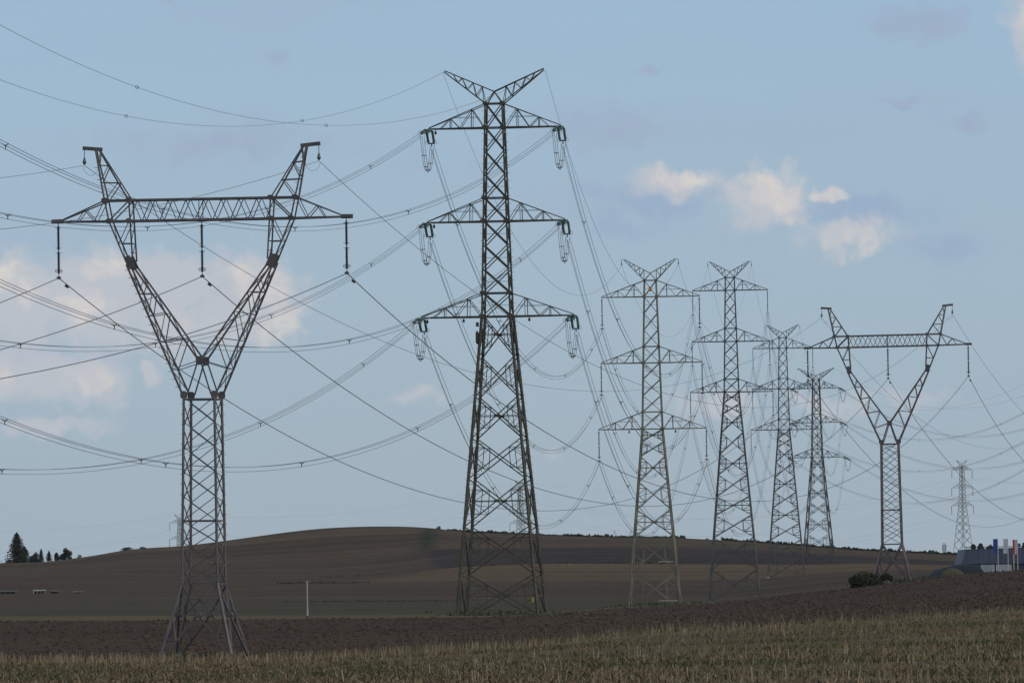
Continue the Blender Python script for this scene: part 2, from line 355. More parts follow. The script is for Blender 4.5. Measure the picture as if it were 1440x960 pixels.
def patch(name, k0, k1, nr, maskfn=None):
    rows = []; V = []; masks = []
    for r_ in range(nr+1):
        t = r_/nr; d = dz_at(k0, UOUT)*(1-t) + dz_at(k1, UOUT)*t if k0 != k1 else None
        x = UOUT*np.maximum(d, 165); z = ground(x, d); V.append(np.stack([x, d, z], 1))
        if maskfn: masks.append(maskfn(720+UOUT*F, t, d))
    V = np.concatenate(V); n = len(UOUT); idx = np.arange((nr+1)*n).reshape(nr+1, n)
    q = np.stack([idx[:-1, :-1], idx[:-1, 1:], idx[1:, 1:], idx[1:, :-1]], -1).reshape(-1, 4)
    me = bpy.data.meshes.new(name); me.from_pydata(V.tolist(), [], q.tolist()); me.update()
    me.polygons.foreach_set('use_smooth', np.ones(len(q), bool))
    if maskfn:
        a = me.attributes.new('mask', 'FLOAT', 'POINT'); a.data.foreach_set('value', np.concatenate(masks).astype(np.float32))
    return tag(link(name, me, None, SOILS[name]), kind='structure')
def near_patch():
    ds = [-400, -150, -50, 0, 40, 80, 110, 140, 165]; V = []
    for d in ds:
        x = UOUT*165*(1 if d < 165 else 1); V.append(np.stack([x, np.full_like(x, d), ground(x, d)], 1))
    V = np.concatenate(V); n = len(UOUT); idx = np.arange(len(ds)*n).reshape(-1, n)
    q = np.stack([idx[:-1, :-1], idx[:-1, 1:], idx[1:, 1:], idx[1:, :-1]], -1).reshape(-1, 4)
    me = bpy.data.meshes.new('near_field'); me.from_pydata(V.tolist(), [], q.tolist()); me.update()
    tag(link('near_field', me, None, SOILS['stubble_field']), kind='structure')
near_patch()
ss = lambda a, b, x: (lambda t: t*t*(3-2*t))(np.clip((x-a)/(b-a), 0, 1))
patch('stubble_field', 0, 2, 40)
patch('ploughed_field', 2, 4, 60)
patch('grass_strip', 4, 5, 10)
patch('lower_field', 5, 6, 20)
patch('brown_field', 6, 7, 18)
patch('pale_field', 7, 8, 18, lambda px, t, d: 1-ss(430, 560, px - 150*(t-.3)))
patch('dark_field', 8, 9, 24, lambda px, t, d: ss(595, 612, px + 14*(t-.5)))
gully = lambda px, t: np.exp(-((px-598-10*(t-.5))/13)**2)
patch('hill_top', 9, 10, 24, lambda px, t, d: -.55*np.exp(-((px-545)/28)**2)*(1-t)+.25*ss(330, 250, px)*0+np.maximum(.95*gully(px, t), ss(.80, .95, np.full_like(px, t))*ss(250, 420, px)*.95))
patch('far_ground', 10, 13, 40)

# ------------------------------------------------------------------ lattice towers with three pairs of arms
SECT = {}
def lattice_tower(key, title, label, px, py, d, rot, steel, lev, half, apex, upper, lower, widths, strain, far=False, sign=None, group='double circuit lattice pylons', lean=0, base_z=None):
    """lev: heights (m) a1t,a1b,a2t,a2b,a3t,a3b, peak; half: arm half lengths 1,2,3, horn; widths: body half widths at a1t,a3b,base;
    upper: numbers of X panels per gap; lower: panel heights"""
    P0 = at(px, py, d)
    if base_z is not None: P0[2] = base_z
    root = empty('lattice_pylon', P0, -math.radians(rot), lean); tag(root, label, 'pylon', group)
    a1t, a1b, a2t, a2b, a3t, a3b, pk = lev; wt_, wm, wb = widths
    def hw(h): return wb+(wm-wb)*h/a3b if h < a3b else wm+(wt_-wm)*(h-a3b)/(a1t-a3b)
    def cor(sx, sy, h): w = hw(h); return Vector((sx*w, sy*w, h))
    k = {'M': 1.0}.get(key, .8)
    LW, BW, SW = {'M': (.24, .105, .058), 'T2': (.20, .095, .058), 'T3': (.20, .11, .066), 'T4': (.20, .12, .075), 'M2': (.22, .12, .08)}[key]
    CORN = ((-1, -1), (1, -1), (1, 1), (-1, 1))
    for sx, sy in CORN:
        b = MB()
        hs = [-1.2, a3b, a1t]
        for h0, h1, w in ((hs[0], a3b*.5, LW), (a3b*.5, a3b, LW*.95), (a3b, a1t, LW*(.55 if key == 'M' else .75))): b.bar(cor(sx, sy, h0), cor(sx, sy, h1), w)
        leg = b.build('leg', steel, root)
        f = MB(); c = cor(sx, sy, 0); f.lathe((c.x, c.y, -1.6), (c.x, c.y, .1), [(0, .5), (.8, .42), (1, .3)], 8)
        f.build('footing', CONC, root)
    FACES = [((-1, -1), (1, -1)), ((1, -1), (1, 1)), ((1, 1), (-1, 1)), ((-1, 1), (-1, -1))]
    sec = MB()
    def xpanel(h0, h1, w, redundant=False, mid=False):
        for fi, (p, q) in enumerate(FACES):
            A, B, C, D = cor(*p, h0), cor(*q, h0), cor(*q, h1), cor(*p, h1)
            member('brace', root, A, C, w, steel); member('brace', root, B, D, w*(1.5 if key == 'M' and fi == 0 and not redundant else 1), steel)
            # crossing point
            t = (B-A).length/((B-A).length+(D-C).length); X = lerp(A, C, t)
            if redundant:
                for e0, e1, top0, top1 in ((A, D, D, A), (B, C, C, B)):
                    # e0-e1 is the leg edge of this half; diagonals run e0->X and e1->X
                    xm = t
                    lo, hi = lerp(e0, X, .5), lerp(e1, X, .5)
                    L = lambda tt: lerp(e0, e1, tt)
                    sec.bar(L(xm*.5), lo, SW); sec.bar(L(xm+(1-xm)*.5), hi, SW)
                    sec.bar(L(xm), lo, SW); sec.bar(L(xm), hi, SW)
                    sec.bar(lo, hi, SW); sec.bar(L(xm*.25), lerp(e0, X, .25), SW*.9)
                    sec.bar(L(xm+(1-xm)*.75), lerp(e1, X, .25), SW*.9)
            if mid:
                member('cross_bar', root, lerp(A, D, t), lerp(B, C, t), SW*1.3, steel)
                plate('gusset_plate', root, X, .55 if fi % 2 == 0 else .1, .1 if fi % 2 == 0 else .55, .3, steel)
            elif not redundant and fi == 2: sec.bar(lerp(A, D, t), lerp(B, C, t), SW*.7)
    lows = list(lower)
    for i in range(len(lows)-1): xpanel(lows[i+1], lows[i], BW*1.1, True, i % 2 == 0)
    gaps = [(a3b, a3t, 1), (a3t, a2b, upper[0]), (a2b, a2t, 1), (a2t, a1b, upper[1]), (a1b, a1t, 1)]
    for h0, h1, n in gaps:
        for i in range(n): xpanel(h0+(h1-h0)*i/n, h0+(h1-h0)*(i+1)/n, BW)
    for h in (a1t, a1b, a2t, a2b, a3t, a3b):
        for p, q in FACES: member('cross_bar', root, cor(*p, h), cor(*q, h), BW*1.15, steel)
    # arms
    ends = {}
    for n, (ht, hb, L) in enumerate(((a1t, a1b, half[0]), (a2t, a2b, half[1]), (a3t, a3b, half[2]))):
        for sx in (-1, 1):
            tip = Vector((sx*L, 0, hb)); b = MB(); lowers = []; uppers = []
            for sy in (-1, 1):
                a = cor(sx, sy, hb); e = tip + Vector((0, sy*.18, 0)); b.bar(a, e, BW*1.35); lowers.append((a, e))
                uppers.append((cor(sx, sy, ht), e + Vector((0, 0, .12))))
            b.bar(tip+Vector((0, -.3, 0)), tip+Vector((0, .3, 0)), BW*1.3)
            arm = b.build('cross_arm', steel, root)
            for (la, le), (ua, ue) in zip(lowers, uppers):
                member('chord', arm, ua, ue, BW*.85, steel)
                lo = lambda t: lerp(la, le, t); up = lambda t: lerp(ua, ue, t)
                for p, q in ((lo(.02), up(.24)), (up(.24), lo(.24)), (up(.24), lo(.45)), (lo(.45), up(.62)), (up(.62), lo(.62)), (up(.62), lo(.80))):
                    member('brace', arm, p, q, SW*1.15, steel)
                sec.bar(lerp(lo(.12), up(.12), .5), up(.58), SW*.6)
            for t in (.24, .45, .62): sec.bar(lerp(*lowers[0], t), lerp(*lowers[1], t), SW)
            for t0, t1 in ((0, .24), (.45, .24), (.45, .8)): sec.bar(lerp(*lowers[0], t0), lerp(*lowers[1], t1), SW)
            if not far:
                for p in ((cor(sx, -1, hb), .62), (cor(sx, -1, ht), .5)):
                    plate('gusset_plate', root, p[0]+Vector((0, -.12, 0)), p[1]*k, .06, p[1]*k*.8, steel)
                spots = [.88] if n < 2 else [.90, .30]
                if key == 'M' or n == 2:
                    for t in spots if key == 'M' else [.3]:
                        plate('hanging_plate', arm, lerp(*lowers[0], t)+Vector((0, 0, -.42)), .24, .05, .36, PLATE)
                        sec.bar(lerp(*lowers[0], t), lerp(*lowers[0], t)+Vector((0, 0, -.3)), .05)
            ends['%d%s' % (n+1, 'L' if sx < 0 else 'R')] = tip
    # earth-wire horns
    for sx in (-1, 1):
        tip = Vector((sx*half[3], 0, pk)); b = MB(); lows_, ups_ = [], []
        for sy in (-1, 1):
            a = cor(sx, sy, a1t); e = tip+Vector((0, sy*.12, 0)); b.bar(a, e, BW); lows_.append((a, e))
            u = Vector((-sx*.05*0, sy*hw(a1t)*.35, apex)); ups_.append((u, e+Vector((0, 0, .15))))
        horn = b.build('earth_wire_horn', steel, root)
        for (la, le), (ua, ue) in zip(lows_, ups_):
            member('chord', horn, ua, ue, BW, steel); member('brace', horn, la, ua, BW*.9, steel)
            lo = lambda t: lerp(la, le, t); up = lambda t: lerp(ua, ue, t)
            for p, q in ((lo(.02), up(.24)), (up(.24), lo(.22)), (lo(.22), up(.42)), (up(.42), lo(.45)), (lo(.45), up(.64)), (up(.64), lo(.68)), (lo(.68), up(.82))):
                member('brace', horn, p, q, SW*1.1, steel)
        ends['E%s' % ('L' if sx < 0 else 'R')] = tip+Vector((sx*.15, 0, 0))
    # climbing bolts on two legs
    for sx, sy in ((-1, -1), (1, 1)):
        if far or key != 'M': break
        h = 3.0
        while h < a1t:
            c = cor(sx, sy, h); sec.bar(c, c+Vector((sx*.32, 0, 0)), .03); h += .8
    s_ = sec.build('secondary_bracing', steel, root); s_['kind'] = 'stuff'
    if sign == 'yellow':
        b = MB(); c = cor(1, -1, 1.5); b.box((c.x-.35, c.y-.2, 1.65), .24, .04, .52); b.build('warning_sign', YEL, root)['label'] = 'small yellow sign on the foot of the leg'
        for sx in (-1, 1):
            c = cor(sx, -1, a3b-2.2); b = MB(); b.lathe((c.x+sx*.3, c.y, c.z-.7), (c.x+sx*.3, c.y, c.z+.7), [(0, .04), (.15, .17), (.85, .17), (1, .04)], 8); b.build('float_marker', PLATE, root)
            b = MB(); b.box((c.x+sx*.25, c.y-.1, a3b-.85), .3, .1, .45); b.build('leg_plate', PLATE, root)
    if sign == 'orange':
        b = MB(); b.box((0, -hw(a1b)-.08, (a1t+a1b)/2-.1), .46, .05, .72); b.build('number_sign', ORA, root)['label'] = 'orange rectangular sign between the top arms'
        for hh in (.9, 6.6): sec2 = member('sunlit_rail', root, cor(.1, -1, hh)+Vector((.3, -.1, 0)), cor(1, -1, hh)+Vector((-.3, -.1, 0)), .085, WHITE)  # horizontal bars catching the sun, that light painted on as white
    R = Matrix.Translation(P0) @ Matrix.Rotation(-math.radians(rot), 4, 'Z') @ Matrix.Rotation(lean, 4, 'Y')
    SECT[key] = dict(root=root, ends={k_: R @ v for k_, v in ends.items()}, title=title, R=R)
    return SECT[key]
def px_levels(vals, s): return [v*s for v in vals]
sM = .074
lattice_tower('M', 'tallest central pylon', 'tallest dark lattice pylon in the centre with looped jumpers at six arm tips', 706, 866, 740, 6.5, STEEL['M'],
    px_levels((721, 687, 588, 555, 454, 421, 767), sM), px_levels((93.5, 97.5, 108, 70.5), sM), 738*sM, (3, 3),
    px_levels((421, 364, 308, 250, 193, 126, 59, -6), sM), px_levels((12, 20, 57), sM), True, sign='yellow')
sT = .1043
lattice_tower('T2', 'pylon with the orange sign', 'olive lattice pylon with an orange sign between its top arms', 921.5, 853, 1043, 3, STEEL['T2'],
    px_levels((459, 436, 366, 343, 274, 250, 487.5), sT), px_levels((68.6, 71, 75.6, 35.6), sT), 469*sT, (3, 3),
    px_levels((250, 232, 212, 176, 137, 99, 50, -3), sT), px_levels((8.2, 14.2, 36), sT), False, sign='orange')
s3 = .137
lattice_tower('T3', 'slim grey pylon', 'slim grey lattice pylon standing just right of the orange-signed pylon', 1033.5, 845, 1370, 3, STEEL['T3'],
    px_levels((455, 437, 383.5, 365, 312, 294, 476.5), s3), px_levels((52.6, 54.5, 58, 27.4), s3), 463*s3, (3, 3),
    px_levels((294, 278, 263, 237, 207, 178, 147.5, 121, 90, 45, -3), s3), px_levels((6.3, 10.3, 36), s3), False)
s4 = .1702
lattice_tower('T4', 'grey pylon touching the dark one', 'grey lattice pylon whose right arms overlap the dark distant pylon', 1105.9, 810.5, 1702, 3, STEEL['T3'],
    px_levels((336, 321, 278.5, 264, 221, 206.5, 353), s4), px_levels((42, 43.5, 46.5, 21.8), s4), 343*s4, (3, 3),
    px_levels((206.5, 194, 181, 161, 140, 119, 97, 75, 52, 26, -3), s4), px_levels((5, 8, 26), s4), False)
s5 = .202
lattice_tower('M2', 'dark distant pylon', 'dark distant lattice pylon with looped jumpers left of the right-hand Y pylon', 1151.7, 796, 2020, 9, STEEL['M2'],
    px_levels((262.5, 250, 214, 202, 165, 153, 278), s5), px_levels((34, 35.5, 39.5, 25.3), s5), 268*s5, (3, 3),
    px_levels((153, 133, 112, 91, 70, 46, 22, -2), s5), px_levels((4.6, 7.5, 21), s5), True)

# ------------------------------------------------------------------ Y-shaped towers
def y_tower(key, title, label, px, py, d, rot, steel, lean, scale):
    s = scale; P0 = at(px, py, d); root = empty('y_pylon', P0, -math.radians(rot), lean)
    tag(root, label, 'pylon', 'Y-shaped single circuit pylons')
    V = lambda x, y, h: Vector((x*s, y*s, h*s))
    LW, BW, SW = .135, .095, .058
    far = key != 'Y1'
    if far: LW, BW, SW = .135, .115, .07
    sec = MB()
    def shaft(h): return 22+(25.3-22)*(366-h)/261
    CORN = ((-1, -1), (1, -1), (1, 1), (-1, 1))
    # four continuous legs
    for sx, sy in CORN:
        b = MB(); c0 = V(sx*22, sy*22, 366); c1 = V(sx*25.3, sy*25.3, 105); c2 = V(sx*58, sy*58, -22)
        b.bar(c0, c1, LW); b.bar(c1, c2, LW*1.05); b.build('leg', steel, root)
        f = MB(); e = V(sx*56, sy*56, -6); f.lathe(e+Vector((0, 0, -.9)), e+Vector((0, 0, .25)), [(0, .5), (.8, .45), (1, .28)], 8); f.build('footing', CONC, root)
        if not far:
            h = 20
            while h < 366:
                w = shaft(h) if h > 105 else 25.3+(58-25.3)*(105-h)/127
                c = V(sx*w, sy*w, h); sec.bar(c, c+Vector((sx*.2*((int(h) % 2)*2-1 if False else 1), 0, 0)), .03); h += 14
    FACES = [((-1, -1), (1, -1)), ((1, -1), (1, 1)), ((1, 1), (-1, 1)), ((-1, 1), (-1, -1))]
    def sc_(p, h): w = shaft(h); return V(p[0]*w, p[1]*w, h)
    hs = [366-34.6*i for i in range(5)]+[193, 163.7, 134.3, 105]
    for fi, (p, q) in enumerate(FACES):
        if fi >= 2:
            o_ = .25 if not far else .5; hq = [hs[0]]+[a_+(b_-a_)*o_ for a_, b_ in zip(hs[:-1], hs[1:])]+[hs[-1]]
        else: hq = hs
        for i in range(len(hq)-1):
            if fi >= 2 and (i == 0 or i == len(hq)-2):
                if (i == 0) == (o_ < .3): continue
            member('brace', root, sc_(p, hq[i]), sc_(q, hq[i+1]), SW, steel); member('brace', root, sc_(q, hq[i]), sc_(p, hq[i+1]), SW, steel)
            continue
            member('brace', root, sc_(p, hs[i]), sc_(q, hs[i+1]), SW, steel); member('brace', root, sc_(q, hs[i]), sc_(p, hs[i+1]), SW, steel)
        for h in (363, 193, 105): member('cross_bar', root, sc_(p, h), sc_(q, h), BW*1.25, steel)
    # splayed base
    for p, q in FACES:
        ft = lambda c, h: V(c[0]*(25.3+(58-25.3)*(105-h)/127), c[1]*(25.3+(58-25.3)*(105-h)/127), h)
        kx = lerp(ft(p, 62), ft(q, 62), .5)
        for c in (p, q):
            member('base_brace', root, ft(c, 104), kx, BW*1.3, steel); member('base_brace', root, kx, ft(c, -4), BW*1.3, steel)
            member('base_brace', root, ft(c, 62), lerp(kx, ft(c, -4), .55), BW*.8, steel)
            sec.bar(ft(c, 28), lerp(kx, ft(c, -4), .55), SW); sec.bar(ft(c, 84), lerp(kx, ft(c, 104), .5), SW); sec.bar(ft(c, 62), lerp(kx, ft(c, 104), .5), SW)
        sec.bar(ft(p, 62), ft(q, 62), SW)
        plate('gusset_plate', root, kx, .5, .5, .35, steel)
    # shoulders, Y arms, waist plates
    BY = 12                      # half depth of the head
    for sx in (-1, 1):
        for sy in (-1, 1):
            plate('gusset_plate', root, V(sx*22, sy*22, 369), .5, .08, .55, steel)
        arm = MB()
        depth = lambda h: 22-(22-BY)*(h-366)/(555-366)
        outer = [(27, 375), (104, 548)]; inner = [(2, 417), (95, 552)]
        for sy in (-1, 1):
            arm.bar(V(sx*25, sy*depth(372), 372), V(sx*106, sy*depth(553), 553), LW*.9)
        A = arm.build('branch', steel, root)
        O = lambda h, sy: V(sx*(25+(106-25)*(h-372)/(553-372)), sy*depth(h), h)
        I = lambda h, sy: V(sx*(1+(98-1)*(h-417)/(553-417)), sy*depth(h), h)
        for sy in (-1, 1):
            member('chord', A, I(417, sy), I(553, sy), LW*.85, steel)
            member('brace', A, V(sx*2, sy*depth(417), 417), V(sx*17, sy*21.5, 370), BW*1.1, steel)
            pts = [I(417, sy), O(405, sy), I(449, sy), O(444, sy), I(485, sy), O(481, sy), I(512, sy), O(512, sy), I(530, sy)]
            for a, b_ in zip(pts[:-1], pts[1:]): member('brace', A, a, b_, SW, steel)
        for h in (405, 444, 481, 512, 532): sec.bar(O(h, -1), O(h, 1), SW); 
        for h0, h1 in ((375, 405), (405, 444), (444, 481), (481, 512), (512, 545)): sec.bar(O(h0, -1), O(h1, 1), SW); sec.bar(O(h0, 1), O(h1, -1), SW*.8)
        for h0, h1 in ((417, 449), (449, 485), (485, 512), (512, 545)): sec.bar(I(h0, -1), I(h1, 1), SW)
        if not far:
            h = 380
            while h < 550: c = O(h, -1); sec.bar(c, c+Vector((sx*.28, 0, 0)), .035); h += 11
        for sy in (-1, 1): wb_ = MB().box((0, 0, 0), .46, .10, .95); po = wb_.build('waist_plate', steel, root); po.location = V(sx*102, sy*BY, 556); po.rotation_euler = (0, sx*.42, 0)
        # upper neck to the beam
        for sy in (-1, 1):
            member('neck_post', root, V(sx*106, sy*BY, 556), V(sx*131, sy*BY, 614.5), LW*.7, steel)
            member('neck_post', root, V(sx*97, sy*BY, 558), V(sx*102, sy*BY, 643), LW*.7, steel)
            member('neck_post', root, V(sx*131, sy*BY, 614.5), V(sx*137, sy*BY, 643.7), LW*.7, steel)
            member('brace', root, V(sx*102, sy*BY, 614), V(sx*117, sy*BY, 583), SW, steel); member('brace', root, V(sx*98.5, sy*BY, 583), V(sx*117, sy*BY, 583), SW, steel)
            member('brace', root, V(sx*102, sy*BY, 643), V(sx*131, sy*BY, 615), BW, steel)
        for h in (583, 570, 600): sec.bar(V(sx*99, -BY, h), V(sx*99, BY, h), SW*.8)
        for h0, h1 in ((558, 583), (583, 614)): sec.bar(V(sx*99, -BY, h0), V(sx*99, BY, h1), SW*.7); sec.bar(V(sx*(106+(h0-556)*.427), -BY, h0), V(sx*(106+(h1-556)*.427), BY, h1), SW*.7)
        for (x, h) in ((137, 643.7), (102, 643.7), (131, 614.5), (102, 614.5)):
            plate('gusset_plate', root, V(sx*x, -BY-1, h), .46, .07, .36, steel)
        # horn
        hb = MB()
        for sy in (-1, 1):
            hb.bar(V(sx*137, sy*BY, 643), V(sx*152, sy*3, 716), BW)
        hb.bar(V(sx*143, 0, 716), V(sx*171, 0, 718.5), .2, .26)
        H = hb.build('earth_wire_horn', steel, root)
        ho = lambda t, sy: lerp(V(sx*137, sy*BY, 643), V(sx*152, sy*3, 716), t); hi = lambda t, sy: lerp(V(sx*102, sy*BY, 643), V(sx*146, sy*3, 714), t)
        for sy in (-1, 1):
            member('chord', H, hi(0, sy), hi(1, sy), BW, steel)
            for a, b_ in ((ho(0, sy), hi(.36, sy)), (hi(.36, sy), ho(.36, sy)), (ho(.40, sy), hi(.70, sy)), (hi(.70, sy), ho(.70, sy)), (ho(.72, sy), hi(.98, sy))): member('brace', H, a, b_, SW, steel)
        for t in (.36, .7): sec.bar(ho(t, -1), ho(t, 1), SW); sec.bar(hi(t, -1), hi(t, 1), SW)
        if not far:
            for i in range(7): c = ho(.05+i*.12, -1); sec.bar(c, c+Vector((sx*.3*(1 if i % 2 else -.8), 0, 0)), .035)
        # outer arm of the beam
        ab = MB()
        for sy in (-1, 1): ab.bar(V(sx*131, sy*BY, 614.5), V(sx*214, sy*2, 615.5), BW*1.35)
        ab.bar(V(sx*200, 0, 616), V(sx*217, 0, 615.8), .17, .3)
        AA = ab.build('cross_arm', steel, root)
        for sy in (-1, 1):
            up = lambda t: lerp(V(sx*137, sy*BY, 643.7), V(sx*203, sy*2.5, 617), t); lo = lambda t: lerp(V(sx*131, sy*BY, 614.5), V(sx*214, sy*2, 615.5), t)
            member('chord', AA, up(0), up(1), BW, steel)
            for a, b_ in ((up(.02), lo(.26)), (lo(.26), up(.46)), (up(.46), lo(.57))): member('brace', AA, a, b_, SW, steel)
    # beam between the two necks
    bb = MB()
    for sy in (-1, 1):
        bb.bar(V(-137, sy*BY, 643.7), V(137, sy*BY, 643.7), BW*1.45); bb.bar(V(-131, sy*BY, 614.5), V(131, sy*BY, 614.5), BW*1.5)
    B = bb.build('beam', steel, root)
    n = 8
    for sy in (-1, 1):
        off = 0 if sy < 0 else .5
        for i in range(n):
            x0, x1 = -102+204*i/n, -102+204*(i+1)/n; xm = (x0+x1)/2
            if sy < 0:
                member('brace', B, V(x0, sy*BY, 614.5), V(xm, sy*BY, 643.7), SW, steel); member('brace', B, V(xm, sy*BY, 643.7), V(x1, sy*BY, 614.5), SW, steel)
            else:
                member('brace', B, V(x0, sy*BY, 643.7), V(xm, sy*BY, 614.5), SW, steel); member('brace', B, V(xm, sy*BY, 614.5), V(x1, sy*BY, 643.7), SW, steel)
        member('brace', B, V(-1, sy*BY, 614.5), V(-1, sy*BY, 643.7), SW, steel)
    for i in range(n):
        x0, x1 = -102+204*i/n, -102+204*(i+1)/n
        for h in (614.5, 643.7): sec.bar(V(x0, -BY, h), V(x1, BY, h), SW*.8); sec.bar(V(x0, -BY, h), V(x0, BY, h), SW*.8)
    plate('hanger_plate', root, V(0, 0, 614.5), 1.3, .5, .16, steel)
    for sy in (-1, 1): plate('centre_plate', root, V(0, sy*19.3, 417), .5, .1, .62, steel)
    s2 = sec.build('secondary_bracing', steel, root); s2['kind'] = 'stuff'
    R = Matrix.Translation(P0) @ Matrix.Rotation(-math.radians(rot), 4, 'Z') @ Matrix.Rotation(lean, 4, 'Y')
    ends = {'YL': V(-207.5, 0, 614), 'YC': V(0, 0, 613), 'YR': V(207.5, 0, 614), 'PL': V(-169, 0, 717), 'PR': V(169, 0, 717)}
    SECT[key] = dict(root=root, ends={k_: R @ v for k_, v in ends.items()}, title=title, R=R)
y_tower('Y1', 'left Y pylon', 'big Y-shaped lattice pylon at the left behind the stubble edge', 287.5, 926, 500, 11, STEEL['Y1'], math.radians(.4), .0502)
y_tower('Y2', 'right Y pylon', 'smaller Y-shaped lattice pylon at the right with a bush at its foot', 1256, 822, 910, 7, STEEL['Y1'], -math.radians(.35), .0496)

# ------------------------------------------------------------------ insulators
WORD = {'1': 'top', '2': 'middle', '3': 'bottom', 'L': 'left', 'R': 'right', 'C': 'centre'}
def shed_profile(n, r0, r1, core):
    pr = [(0, core)]
    for i in range(n):
        t0 = .03+.94*i/n; dt = .94/n; pr += [(t0, core), (t0+dt*.25, r1), (t0+dt*.55, r0), (t0+dt*.75, core)]
    return pr+[(1, core)]
CL = {}                    # wire attachment points
def hang_rod(key, end, label, L, material, n, r, rings=True, group=None, swing=0):
    e = SECT[key]['ends'][end]; t = empty('insulator_string', e); tag(t, label, 'insulator', group)
    dx = swing*L
    b = MB(); b.bar((0, 0, 0), (dx*.04, 0, -L*.06), .06); b.bar((dx*.97, 0, -L*.95), (dx, 0, -L), .06); b.build('link', HARD, t)
    b = MB(); b.lathe((dx*.06, 0, -.06*L), (dx*.5, 0, -.5*L), shed_profile(n, r*.75, r, r*.55), 8); b.lathe((dx*.5, 0, -.53*L), (dx*.94, 0, -.94*L), shed_profile(n, r*.75, r, r*.55), 8)
    b.bar((dx*.49, 0, -.49*L), (dx*.54, 0, -.54*L), .07); b.build('insulator_rod', material, t)
    if rings:
        b = MB(); h = -.10*L
        for hh in (-.10*L, -.47*L, -.56*L): b.bar((dx*-hh/L-.22, 0, hh+.05), (dx*-hh/L-.08, 0, hh-.02), .03); b.bar((dx*-hh/L+.22, 0, hh+.05), (dx*-hh/L+.08, 0, hh-.02), .03)
        b.build('arcing_horn', HARD, t)
        b = MB(); c = (dx*.9, 0, -.885*L); b.ring((c[0], 0, c[2]), (0, 0, 1), .24, .02); b.ring((c[0]-.13, 0, c[2]), (0, 1, 0), .12, .02, 10); b.ring((c[0]+.13, 0, c[2]), (0, 1, 0), .12, .02, 10); b.build('grading_ring', HARD, t)
    b = MB(); b.lathe((dx-.16, 0, -L-.03), (dx+.16, 0, -L-.03), [(0, .05), (.3, .11), (.7, .11), (1, .05)], 8); b.build('clamp', HARD, t)
    CL[(key, end)] = e+Vector((dx, 0, -L-.05))
G1 = 'insulator strings of the Y-shaped pylons'
for key in ('Y1', 'Y2'):
    for e in ('L', 'C', 'R'):
        hang_rod(key, 'Y'+e, 'dark %s insulator string hanging under the beam of the %s' % (WORD[e], SECT[key]['title']), 3.85 if key == 'Y1' else 3.95, BROWNI if key == 'Y1' or e != 'R' else GREYI, 12, .11, True, G1)
    for e in ('PL', 'PR'):
        E_ = SECT[key]['ends'][e]; t = empty('earth_wire_clamp', E_); sx = -1 if e == 'PL' else 1
        tag(t, 'small hanging wire clamp on the %s horn of the %s' % (WORD[e[1]], SECT[key]['title']), 'clamp', 'earth wire clamps')
        b = MB(); b.bar((0, 0, 0), (0, 0, -.95), .05); b.lathe((0, 0, -.6), (0, 0, -1.1), [(0, .05), (.4, .1), (.7, .14), (1, .05)], 8); b.build('hanger', HARD, t)
        b = MB(); b.path([(-sx*.9*math.sin(a)*.75*1.0-0.0, .1, -1.05-.9*(1-abs(1-a/1.57))*1.0) if False else (-sx*(.45-.55*math.cos(a)), .05, -1.1-.75*math.sin(a)) for a in np.linspace(.2, 2.9, 12)], .014); b.build('bonding_loop', WIRE, t)
        CL[(key, e)] = E_+Vector((0, 0, -1.15))
for key in ('T2', 'T3', 'T4'):
    for n in '123':
        for e in 'LR':
            hang_rod(key, n+e, '%s insulator on the %s %s arm of the %s' % ('long grey', WORD[n], WORD[e], SECT[key]['title']), 4.55, GREYI, 10, .10, key == 'T2', 'suspension insulators of the lattice pylons', 0)
    for e in ('EL', 'ER'):
        E_ = SECT[key]['ends'][e]; sx = -1 if e == 'EL' else 1; t = empty('earth_wire_clamp', E_)
        tag(t, 'hooked wire clamp on the %s horn tip of the %s' % (WORD[e[1]], SECT[key]['title']), 'clamp', 'earth wire clamps')
        b = MB(); b.path([(-sx*.2, 0, .1), (sx*.25, 0, .12), (sx*.35, 0, -.1), (sx*.3, 0, -.45)], .05); b.lathe((sx*.3, 0, -.35), (sx*.3, 0, -.7), [(0, .04), (.5, .1), (1, .05)], 6); b.build('hook', HARD, t)
        CL[(key, e)] = E_+Vector((sx*.3, 0, -.7))

# ------------------------------------------------------------------ wires
def sagpts(A, B, sag, n): return [A+(B-A)*t-Vector((0, 0, 4*sag*t*(1-t))) for t in [i/n for i in range(n+1)]]
TRI = ((-.22, .13), (.22, .13), (0, -.25))
def bundle(label, A, B, sag, r, n=40, material=None, spacer=58, group=None, offs=TRI, first=None):
    A, B = Vector(A), Vector(B); material = material or WIRE; t = empty('conductor_bundle', A); tag(t, label, 'power line', group)
    d = (B-A); side = Vector((d.y, -d.x, 0)).normalized(); P = sagpts(A, B, sag, n)
    for ox, oz in offs:
        b = MB(); b.path([p-A+side*ox+Vector((0, 0, oz)) for p in P], r); b.build('wire', material, t)
    L = d.length; k = int(L//spacer)
    for i in range(k):
        s = (i+.55)/k; p = A+d*s-Vector((0, 0, 4*sag*s*(1-s)))-A; b = MB()
        q = [p+side*ox+Vector((0, 0, oz)) for ox, oz in offs]; c = (q[0]+q[1]+q[2])/3
        for j in range(3): b.bar(c+(q[j]-c)*.25, q[j]+(q[j]-c)*.15, .06)
        for j in range(3): b.bar(c+(q[j]-c)*.3, c+(q[(j+1) % 3]-c)*.3, .05)
        b.build('spacer', HARD, t)
    return t
